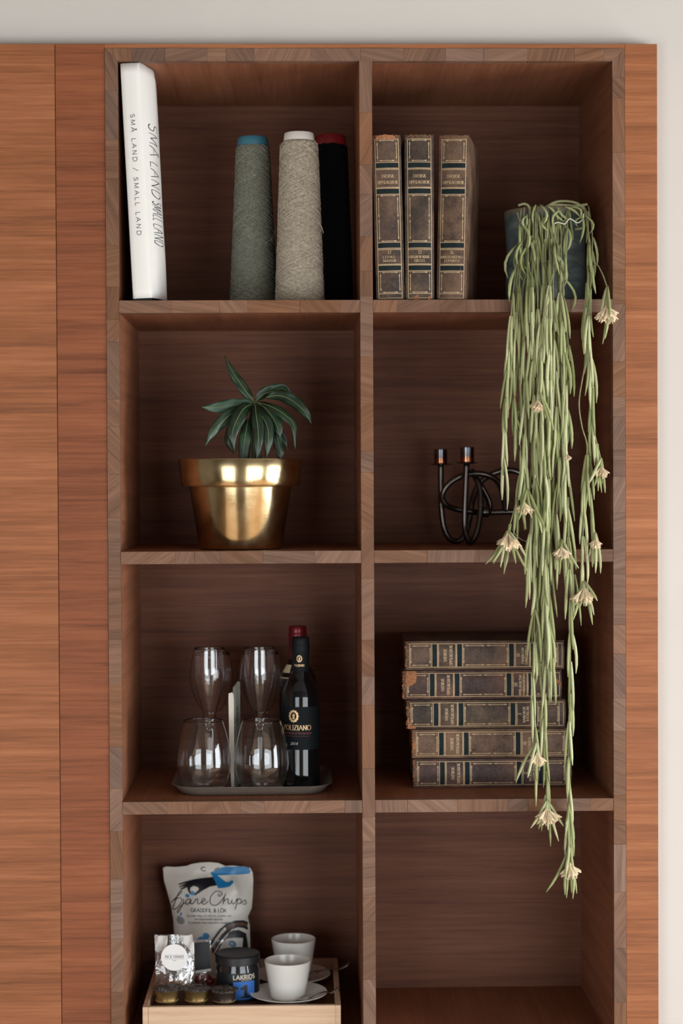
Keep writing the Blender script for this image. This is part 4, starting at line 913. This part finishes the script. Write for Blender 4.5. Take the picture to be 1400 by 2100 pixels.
printed('printed_seal', 'bag_blue', [ell(1045, 1170, 54, 40, 20, .5)], .0014); printed('seal_centre', 'bag_silver', [ell(1035, 1168, 30, 20, 16, .5)], .0016)
printed('printed_onion', 'bag_grey', [ell(335, 850, 60, 48, 18, .8), [(290, 780), (320, 800), (330, 850), (300, 840)]], .0007)
printed('hang_slot', 'bag_black', [], .0007, [(arc(655, 148, 40, 26, 60, 290, 8), 1.8), ([(800, 158), (835, 140), (855, 130)], 1.8)])
def cello(name):
    k = NT(name); t = k.t; out_ = t.nodes['Material Output']
    tr = k.n('ShaderNodeBsdfTransparent'); gl = k.n('ShaderNodeBsdfGlossy', i_Roughness=.12); gl.inputs['Color'].default_value = (1, 1, 1, 1); df = k.n('ShaderNodeBsdfDiffuse'); df.inputs['Color'].default_value = rgb(225, 222, 214)
    tc = k.n('ShaderNodeTexCoord'); nz = k.n('ShaderNodeTexNoise', i_Scale=45.0, i_Detail=3.0, i_Distortion=.8); k.l(tc.outputs['Object'], nz.inputs['Vector'])
    bp = k.n('ShaderNodeBump'); bp.inputs['Strength'].default_value = .7; bp.inputs['Distance'].default_value = .004; k.l(nz.outputs['Fac'], bp.inputs['Height']); k.l(bp.outputs[0], gl.inputs['Normal'])
    m1 = k.n('ShaderNodeMixShader'); m1.inputs[0].default_value = .17; m2 = k.n('ShaderNodeMixShader'); m2.inputs[0].default_value = .05
    k.l(tr.outputs[0], m1.inputs[1]); k.l(gl.outputs[0], m1.inputs[2]); k.l(m1.outputs[0], m2.inputs[1]); k.l(df.outputs[0], m2.inputs[2]); k.l(m2.outputs[0], out_.inputs['Surface']); return k.m
M['cello'] = cello('cellophane'); M['sticker'] = mat('white paper sticker', rgb(232, 230, 226), .7); M['nut'] = mat('almonds', rgb(140, 98, 66), .6, var=.3, scale=120, bump=.3); M['candy'] = mat('red dried fruit', rgb(110, 36, 26), .3, var=.5, scale=90); M['film'] = mat('white film and painted reflections', rgb(205, 202, 196), .3, bump=.3, bscale=60)
def clear_bag(name, label, q, y0, y1, seed):
    (u0, v0), (u1, v1), (u2, v2), (u3, v3) = q; c = W((u2+u3)/2, v2, y0)
    root = thing(name, label, 'bag', (c.x, y0, zi), None)
    m = MB()
    for sg in (-1, 1):
        def fn(a, b):
            u = (u0+(u1-u0)*a)*(1-b)+(u3+(u2-u3)*a)*b; v = (v0+(v1-v0)*a)*(1-b)+(v3+(v2-v3)*a)*b
            blg = .012*math.sin(PI*a)**.6*interp(b, [(0, 0), (.25, .25), (.8, 1), (1, .8)])
            p = W(u, v, y1+(y0-y1)*b+sg*blg+noise.noise(Vector((a*4, b*5, seed+sg)))*.003*min(1, 5*a*(1-a))); p.z = max(p.z, zi+.0006); return p
        m.grid(fn, 14, 18)
    m.build('clear_film', 'cello', root, smooth='all'); return root
b1 = clear_bag('clear_treat_bag', 'clear cellophane bag with a round white sticker, behind the gold coffee capsules', [(317, 1917), (397, 1916), (400, 2042), (320, 2042)], .118, .128, 1)
yst = .103; m = MB(); fs = lambda u, v: W(u, v, yst)
m.fill(ell(357.5, 1963.5, 27.3, 27.3, 48), fs, 8); m.build('round_sticker', 'sticker', b1)
m = MB(); f3 = lambda x, y: W(x, -y, yst-.0005)
put_text(m, strokes('PM & VÄNNER', 3.9, .22, 38), (357.5, -1964.4), (1, .01), .55, f3); m.ribbon([(338, -1959), (377, -1958.5)], .4, f3); m.ribbon([(338, -1966.7), (377, -1966.3)], .4, f3); m.ribbon([(354, -1969.8), (361, -1969.8)], .7, f3); m.build('sticker_print', 'greyink', b1, recalc=False)
for pts in ([(318, 1919), (344, 1919), (342, 1950), (319, 1952)], [(368, 1919), (395, 1918), (397, 1958), (382, 1940), (372, 1930)], [(362, 1990), (378, 1985), (392, 2015), (368, 2018)]):
    m = MB(); m.fill(pts, lambda u, v: W(u, v, .114+.0025*math.sin(u*.35+v*.1)), 5); m.build('fold_and_glare', 'film', b1, smooth='all')  # reflections on the film's folds, put in as opaque white patches
r = random.Random(5); m = MB()
for i in range(9): m.sphere(W(330+i*7.2+r.uniform(-2, 2), 2022+r.uniform(-8, 6), .119+r.uniform(-.004, .004)), .0075, 10, (1, .6, .8+.3*r.random()))
nt = m.build('almonds', 'nut', None, smooth='all'); nt['kind'] = 'stuff'; nt['label'] = 'brown almonds inside the clear cellophane bag with the round white sticker'; nt['category'] = 'nuts'
b2 = clear_bag('clear_treat_bag', 'clear bag with a plain black label, in front of the crisps bag', [(398, 1929), (432, 1928), (436, 2030), (399, 2030)], .168, .176, 2)
m = MB(); m.fill([(399, 1933), (429, 1931), (431, 1986), (400, 1991)], lambda u, v: W(u, v, .158), 10); m.build('black_label', 'jar_label', b2)
m = MB(); m.fill([(400, 1991), (432, 1986), (434, 1991), (401, 1996)], lambda u, v: W(u, v, .159), 10); m.build('fold_and_glare', 'film', b2)  # pale strip below the black label
m = MB()
for i, (u, v) in enumerate(((407, 2008), (415, 2003), (424, 2006), (430, 2012), (412, 2016), (421, 2019))): m.sphere(W(u, v, .166), .0075, 10, (1, .8, .8+.1*(i % 3)))
nt = m.build('dried_fruit', 'candy', None, smooth='all'); nt['kind'] = 'stuff'; nt['label'] = 'dark red dried fruit inside the clear bag with the black label'; nt['category'] = 'fruit'

# ------------------------------------------------------------------ trailing plant
k = NT('blue grey stoneware'); tc = k.n('ShaderNodeTexCoord'); mp = k.n('ShaderNodeMapping'); mp.inputs['Scale'].default_value = (1, 1, 3); k.l(tc.outputs['Object'], mp.inputs[0])
nz_ = k.n('ShaderNodeTexNoise', i_Scale=26.0, i_Detail=6.0, i_Roughness=.65); k.l(mp.outputs[0], nz_.inputs['Vector']); sp = k.n('ShaderNodeSeparateXYZ'); k.l(tc.outputs['Generated'], sp.inputs[0])
c1 = k.ramp(nz_.outputs['Fac'], [(.35, rgb(62, 74, 74)), (.5, rgb(84, 96, 96)), (.68, rgb(112, 120, 116))])
k.l(k.mix(k.ramp(sp.outputs[2], [(.93, (0, 0, 0, 1)), (.985, (1, 1, 1, 1))]), c1, rgb(112, 98, 80)), k.b.inputs['Base Color']); k.b.inputs['Roughness'].default_value = .3; k.bump(nz_.outputs['Fac'], .2, .002); M['stoneware'] = k.m
def green(name, a, b, c, rand=True):
    k = NT(name); tc = k.n('ShaderNodeTexCoord'); nz = k.n('ShaderNodeTexNoise', i_Scale=30.0, i_Detail=3.0); k.l(tc.outputs['Object'], nz.inputs['Vector'])
    f = nz.outputs['Fac']
    if rand:
        oi = k.n('ShaderNodeObjectInfo'); f = k.math('ADD', k.math('MULTIPLY', f, .4), k.math('MULTIPLY', oi.outputs['Random'], .6))
    k.l(k.ramp(f, [(.2, a), (.5, b), (.8, c)]), k.b.inputs['Base Color']); k.b.inputs['Roughness'].default_value = .55; k.b.inputs['Specular IOR Level'].default_value = .35
    k.b.inputs['Subsurface Weight'].default_value = .12; k.b.inputs['Subsurface Radius'].default_value = (.004, .006, .002); k.b.inputs['Subsurface Scale'].default_value = .5
    return k.m
M['trail_leaf'] = green('pale succulent leaf', rgb(138, 144, 92), rgb(168, 172, 122), rgb(192, 194, 152))
M['trail_leaf_mass'] = green('pale succulent leaf mass', rgb(124, 132, 82), rgb(152, 158, 108), rgb(176, 178, 134), False)
M['trail_leaf_dry'] = green('withered leaf', rgb(122, 120, 92), rgb(142, 142, 112), rgb(160, 156, 128))
M['petal'] = mat('dried cream petals', rgb(222, 200, 164), .8, var=.16, scale=90); M['twig'] = mat('thin brown green stem', rgb(132, 130, 92), .7, var=.25, scale=120); M['root'] = mat('pale aerial root', rgb(220, 214, 200), .7)
yq = .112; px = PX(yq); pc = W(1119, 560, yq); hp = W(1119, 430, yq-.03).z-zs1
vine = thing('trailing_plant', 'long trailing plant with needle leaves and cream flowers in a blue-grey stoneware pot', 'plant', (pc.x, yq, zs1))
prof = sm([(76*px, .0), (81*px, .004), (82.5*px, .03), (81*px, .06), (80*px, .085), (83*px, .115), (85.5*px, hp-.002)], 4)
MB().lathe((pc.x, yq, zs1+.0004), [(0, .0005)]+prof+[(85*px, hp), (83*px, hp), (81*px, hp-.004), (77*px, .08), (76*px, .01), (0, .008)], 56).build('stoneware_pot', 'stoneware', vine, smooth=True)
MB().lathe((pc.x, yq, zs1), [(0, hp-.016), (60*px, hp-.015), (79.5*px, hp-.018), (78*px, hp-.03), (0, hp-.03)], 30).build('soil', 'soil', vine)
rv = random.Random(42)
def leaf_mesh(bend, nm, seg=5, side=5):
    m = MB(); pts = []; rad = []
    for i in range(seg+1):
        f = i/seg; pts.append((bend*math.sin(f*PI*.85)*.10+.02*bend*f, 0, -f)); rad.append((.030, .046, .050, .050, .043, .012)[i] if seg == 5 else .05)
    m.tube(pts, rad, side); return m
VAR = [leaf_mesh(b, 'leaf') for b in (-.9, -.5, -.2, .2, .5, .9, -3.2, 3.2)]
MESH = []
for i, v in enumerate(VAR):
    me = bpy.data.meshes.new('leaf'); me.from_pydata(v.v, [], v.f); me.polygons.foreach_set('use_smooth', [True]*len(me.polygons)); me.materials.append(M['trail_leaf']); MESH.append(me)
LEAVES = []
def add_leaf(p, direction, L, w, var=None, dry=False):
    d = Vector(direction).normalized(); q = Vector((0, 0, -1)).rotation_difference(d)
    Rm = (q @ Matrix.Rotation(rv.uniform(0, 2*PI), 3, 'Z').to_quaternion()).to_matrix().to_4x4()
    LEAVES.append((Matrix.Translation(p) @ Rm @ Matrix.Diagonal((w/.05/2*1.0, w/.05/2, L, 1)), (rv.randrange(6) if not dry else rv.choice((6, 7, 0, 5))) if var is None else var, dry))
def strand(pts, yb, nodes=(46, 62), length=(74, 108), splay=(.03, .19), skip=(), stem=True, end=True, lw=1.0, y_top=None):
    P = []
    for u, v in pts:
        y = interp(v, [(405, .07), (428, .045), (450, .036), (540, .012 if yb < 0 else yb), (605, yb), (2000, yb)]) if y_top is None else interp(v, y_top)
        P.append(W(u, v, y))
    c = cr(P, 10); L = 0; nxt = rv.uniform(8, 30)*.00073; az = rv.uniform(0, PI)
    for i in range(1, len(c)):
        seg = (c[i]-c[i-1]).length; L += seg
        if L < nxt: continue
        nxt = L+rv.uniform(*nodes)*.00073; az += PI/2+rv.uniform(-.5, .5)
        v_img = 1050-FPX*((c[i]-CAM).dot(CU))/((c[i]-CAM).dot(_f))
        if any(a < v_img < b for a, b in skip): continue
        up_ = v_img < 575; t = (c[i]-c[i-1]).normalized()
        for sg in (0, PI):
            if up_ and rv.random() < .35: continue
            a = az+sg+rv.uniform(-.35, .35); sp_ = rv.uniform(*splay)*(1.7 if up_ else 1)
            d = Vector((math.cos(a)*math.sin(sp_), math.sin(a)*math.sin(sp_)*.7, -math.cos(sp_)))*.8+Vector((t.x, t.y, min(t.z, -.2)))*.35
            p = c[i]+Vector((math.cos(a), math.sin(a)*.6, 0))*.0014
            ll = rv.uniform(*length)*.00073*(.8 if up_ else 1)
            e = p+d.normalized()*ll
            if e.y > -.004 and e.z < SH[0][0]+.03: d.y -= (e.y+.010)/ll        # keep clear of the shelf edges
            add_leaf(p, d, ll, rv.uniform(5.8, 7.6)*.00073*lw, None, up_ and rv.random() < .55)
    if stem: MB().tube(c, .0011, 5).build('stem', 'twig', vine, smooth='all')
    return c[-1]
def flower(u, v, y, s, n=10, tilt=0):
    """a dried umbel: ragged five-lobed cups hanging from one point like a torn skirt"""
    px = PX(y); S = s*px; apex = W(u, v-s*.55, y); r_ = random.Random(int(u*7+v)); m = MB()
    for i in range(n):
        a = 2*PI*i/n+r_.uniform(-.25, .25); pol = r_.uniform(.18, .42) if i % 2 else r_.uniform(.5, .78)
        d = Vector((math.cos(a)*math.sin(pol), math.sin(a)*math.sin(pol)*.8, -math.cos(pol))); q = Vector((0, 0, 1)).rotation_difference(d)
        L_ = S*r_.uniform(1.15, 1.5); R_ = S*r_.uniform(.26, .38); nn = 20; ph = r_.uniform(0, 6); vs = []
        for k_, (ra, z) in enumerate(((.07, .0), (.10, .25), (.45, .55), (.8, .82), (1.0, 1.0))):
            for j in range(nn):
                b = 2*PI*j/nn; w = ra*R_*(1+(.26 if k_ > 2 else .12 if k_ == 2 else 0)*math.sin(5*b+ph)+(.12 if k_ > 2 else 0)*math.sin(2*b+ph*2))
                zz = z*L_*(1+(.10*math.sin(5*b+ph) if k_ == 4 else 0))+(r_.uniform(-.05, .05)*S if k_ == 4 else 0)
                vs.append(apex+q @ Vector((w*math.cos(b), w*math.sin(b), zz)))
        m.add(vs, [(k_*nn+j, k_*nn+(j+1) % nn, (k_+1)*nn+(j+1) % nn, (k_+1)*nn+j) for k_ in range(4) for j in range(nn)])
    o = m.build('flower', 'petal', vine, smooth='all'); so = o.modifiers.new('thickness', 'SOLIDIFY'); so.thickness = .0004
    return o
def spread(u, v, y, ends, w=6.5):
    p = W(u, v, y)
    for a, b in ends:
        e = W(a, b, y+rv.uniform(-.034, -.004)); d = e-p; add_leaf(p+d*.04, d, d.length, w*.00073)
ST = [
 ([(1060, 436), (1066, 470), (1056, 560), (1048, 640), (1043, 720), (1037, 800), (1034, 870), (1033, 940), (1032, 975)], -.030, {}),
 ([(1075, 424), (1072, 470), (1066, 560), (1057, 650), (1052, 760), (1058, 860), (1068, 930), (1064, 1000), (1050, 1060), (1042, 1085)], -.024, {}),
 ([(1088, 424), (1084, 480), (1080, 600), (1075, 700), (1078, 800), (1076, 900), (1072, 960), (1078, 1010)], -.028, {}),
 ([(1094, 424), (1092, 500), (1090, 600), (1092, 700), (1094, 800), (1100, 900), (1098, 1000), (1088, 1080), (1082, 1150), (1078, 1190)], -.034, {}),
 ([(1102, 422), (1100, 500), (1102, 600), (1104, 800), (1105, 1000), (1099, 1150), (1096, 1250), (1095, 1330), (1090, 1400), (1096, 1480), (1098, 1530)], -.030, {}),
 ([(1112, 420), (1112, 500), (1113, 600), (1116, 800), (1113, 1000), (1110, 1100), (1112, 1200), (1117, 1300), (1119, 1380), (1115, 1450), (1117, 1530), (1122, 1590), (1120, 1620), (1121, 1655)], -.026, {}),
 ([(1124, 420), (1126, 500), (1126, 600), (1128, 800), (1124, 1000), (1122, 1150), (1127, 1260), (1131, 1340), (1132, 1370)], -.036, {}),
 ([(1138, 420), (1136, 500), (1134, 600), (1140, 800), (1146, 950), (1141, 1040), (1148, 1105)], -.030, {}),
 ([(1150, 420), (1150, 520), (1148, 600), (1155, 700), (1160, 800), (1157, 900), (1160, 1000), (1165, 1080), (1165, 1150), (1170, 1250), (1169, 1350), (1170, 1400), (1166, 1480), (1166, 1560), (1167, 1630), (1166, 1700), (1166, 1740)], -.034, {'nodes': (52, 66)}),
 ([(1166, 418), (1162, 480), (1158, 540), (1154, 600), (1160, 650), (1164, 700), (1168, 740)], -.026, {}),
 ([(1196, 424), (1206, 480), (1207, 540), (1203, 600), (1206, 680), (1215, 760), (1213, 840), (1219, 890), (1230, 935), (1232, 950)], -.026, {'lw': 1.1}),
 ([(1206, 422), (1214, 480), (1212, 560), (1207, 640), (1207, 705), (1196, 765), (1187, 825), (1193, 875), (1203, 915), (1199, 980), (1195, 1040), (1195, 1100), (1193, 1150), (1197, 1195)], -.032, {'skip': ((712, 900),)}),
 ([(1200, 426), (1210, 500), (1216, 535), (1226, 545), (1236, 565), (1243, 585)], -.020, {'skip': ((530, 640),)}),
 ([(1203, 905), (1210, 960), (1207, 1010), (1213, 1060), (1220, 1095)], -.022, {}),
 # fuller middle of the curtain
 ([(1085, 424), (1083, 540), (1086, 700), (1088, 840), (1094, 980), (1092, 1090), (1090, 1160)], -.016, {}),
 ([(1098, 424), (1097, 540), (1098, 700), (1098, 860), (1108, 980), (1104, 1080), (1102, 1180), (1100, 1260)], -.018, {}),
 ([(1118, 424), (1118, 540), (1121, 700), (1122, 860), (1118, 980), (1118, 1080), (1116, 1180), (1106, 1270), (1102, 1360)], -.017, {}),
 ([(1132, 424), (1130, 540), (1134, 700), (1135, 860), (1132, 980), (1130, 1080), (1128, 1180), (1126, 1240)], -.018, {}),
 ([(1145, 424), (1143, 540), (1147, 680), (1150, 820), (1151, 940), (1150, 1020)], -.018, {}),
 ([(1068, 428), (1063, 520), (1066, 620), (1064, 720), (1066, 800), (1062, 860)], -.018, {}),
 ([(1158, 700), (1163, 800), (1160, 900), (1163, 990), (1168, 1060), (1172, 1130), (1178, 1190)], -.020, {'stem': False}),
 ([(1108, 640), (1109, 760), (1110, 900), (1118, 1020), (1115, 1110), (1120, 1230), (1124, 1300)], -.040, {'stem': False}),
 ([(1124, 430), (1128, 470), (1140, 520), (1132, 580), (1120, 640), (1112, 720)], -.040, {}),
]
for pts, yb, kw in ST: strand(pts, yb, **kw)
# leaves lying over the rim of the pot
for a in ([(1062, 421), (1075, 418), (1084, 424), (1087, 440)], [(1120, 424), (1140, 414), (1166, 413), (1188, 420), (1205, 440)], [(1125, 420), (1150, 420), (1180, 422), (1204, 419)], [(1186, 420), (1198, 428), (1204, 450), (1198, 466), (1178, 470)]):
    MB().tube(cr([W(u, v, .048) for u, v in a], 8), .0021, 6).build('stem', 'twig', vine, smooth='all')
for u, v, a, b in ((1080, 442, 1086, 470), (1098, 420, 1096, 458), (1107, 420, 1104, 462), (1122, 422, 1142, 452), (1130, 424, 1158, 452), (1142, 424, 1166, 448), (1158, 424, 1186, 446), (1168, 424, 1180, 452), (1190, 432, 1182, 500), (1196, 440, 1198, 480), (1203, 442, 1196, 468), (1150, 430, 1140, 470), (1110, 452, 1125, 474), (1080, 440, 1070, 500), (1094, 512, 1081, 540), (1101, 494, 1095, 522)):
    add_leaf(W(u, v, .040), W(a, b, .034)-W(u, v, .040), (W(a, b, .034)-W(u, v, .040)).length, 5.6*.00073, None, True)
MB().tube(cr([W(u, v, .030) for u, v in ((1136, 459), (1144, 456), (1158, 459), (1168, 448.5), (1184, 457), (1195, 448), (1196, 438))], 5), .0009, 6).build('aerial_root', 'root', vine, smooth='all')
MB().tube(cr([W(u, v, -.02) for u, v in ((1050, 1085), (1058, 1098), (1072, 1108), (1088, 1112))], 6), .0004, 5).build('aerial_root', 'root', vine, smooth='all')
for f in ((1243, 638, -.046, 24), (1103, 829, -.068, 17), (1075, 1038, -.066, 18), (1041, 1106, -.048, 25), (1151, 1131, -.056, 20), (1221, 1112, -.044, 14), (1233, 965, -.046, 16), (1197, 1217, -.054, 24), (1101, 1553, -.062, 19), (1121, 1670, -.046, 25), (1168, 1781, -.052, 23), (1163, 936, -.050, 9)): flower(*f)
spread(1245, 584, -.030, [(1237, 690), (1232, 700), (1258, 662), (1250, 655), (1241, 650), (1233, 640)])
spread(1041, 1086, -.036, [(994, 1152), (1008, 1148), (1012, 1154), (1027, 1160), (1033, 1162), (1056, 1153), (1081, 1166), (1074, 1140)])
spread(1104, 800, -.056, [(1112, 870), (1124, 862), (1130, 880)]); spread(1080, 1000, -.052, [(1094, 1060), (1106, 1090), (1118, 1084), (1090, 1052), (1064, 1065)])
spread(1152, 1105, -.040, [(1142, 1165), (1172, 1158), (1186, 1162), (1148, 1176), (1158, 1180)]); spread(1197, 1190, -.040, [(1174, 1270), (1190, 1242), (1213, 1278), (1216, 1258), (1222, 1230), (1204, 1240), (1178, 1240)])
spread(1233, 938, -.032, [(1218, 996), (1234, 990), (1240, 1006), (1228, 985), (1208, 990)]); spread(1221, 1090, -.026, [(1220, 1172), (1228, 1172), (1216, 1160), (1206, 1140)])
spread(1100, 1520, -.050, [(1062, 1602), (1078, 1585), (1083, 1592), (1099, 1648), (1102, 1600), (1108, 1570)]); spread(1121, 1640, -.034, [(1087, 1696), (1105, 1698), (1124, 1700), (1145, 1722), (1154, 1692), (1110, 1690)])
spread(1168, 1735, -.040, [(1118, 1824), (1162, 1832), (1170, 1839), (1182, 1828), (1160, 1800), (1172, 1800)]); spread(1166, 1645, -.040, [(1158, 1686), (1158, 1712), (1178, 1718), (1168, 1740), (1163, 1760), (1174, 1752)])
# the 300 nearest leaves are parts of their own; the rest are one mass
LEAVES.sort(key=lambda q: q[0].translation.y)
DRY = []
for me in MESH: d = me.copy(); d.materials[0] = M['trail_leaf_dry']; DRY.append(d)
for mt, v, dry in LEAVES[:300]:
    o = bpy.data.objects.new('leaf', (DRY if dry else MESH)[v]); COL.objects.link(o); o.parent = vine
    o.matrix_local = Matrix.Translation(-ORG[vine.name]) @ mt
m = MB()
for mt, v, dry in LEAVES[300:]: m.add([mt @ p for p in VAR[v].v], VAR[v].f)
o = m.build('leaf_mass', 'trail_leaf_mass', vine, smooth='all'); o['kind'] = 'stuff'
print('LEAVES', len(LEAVES))
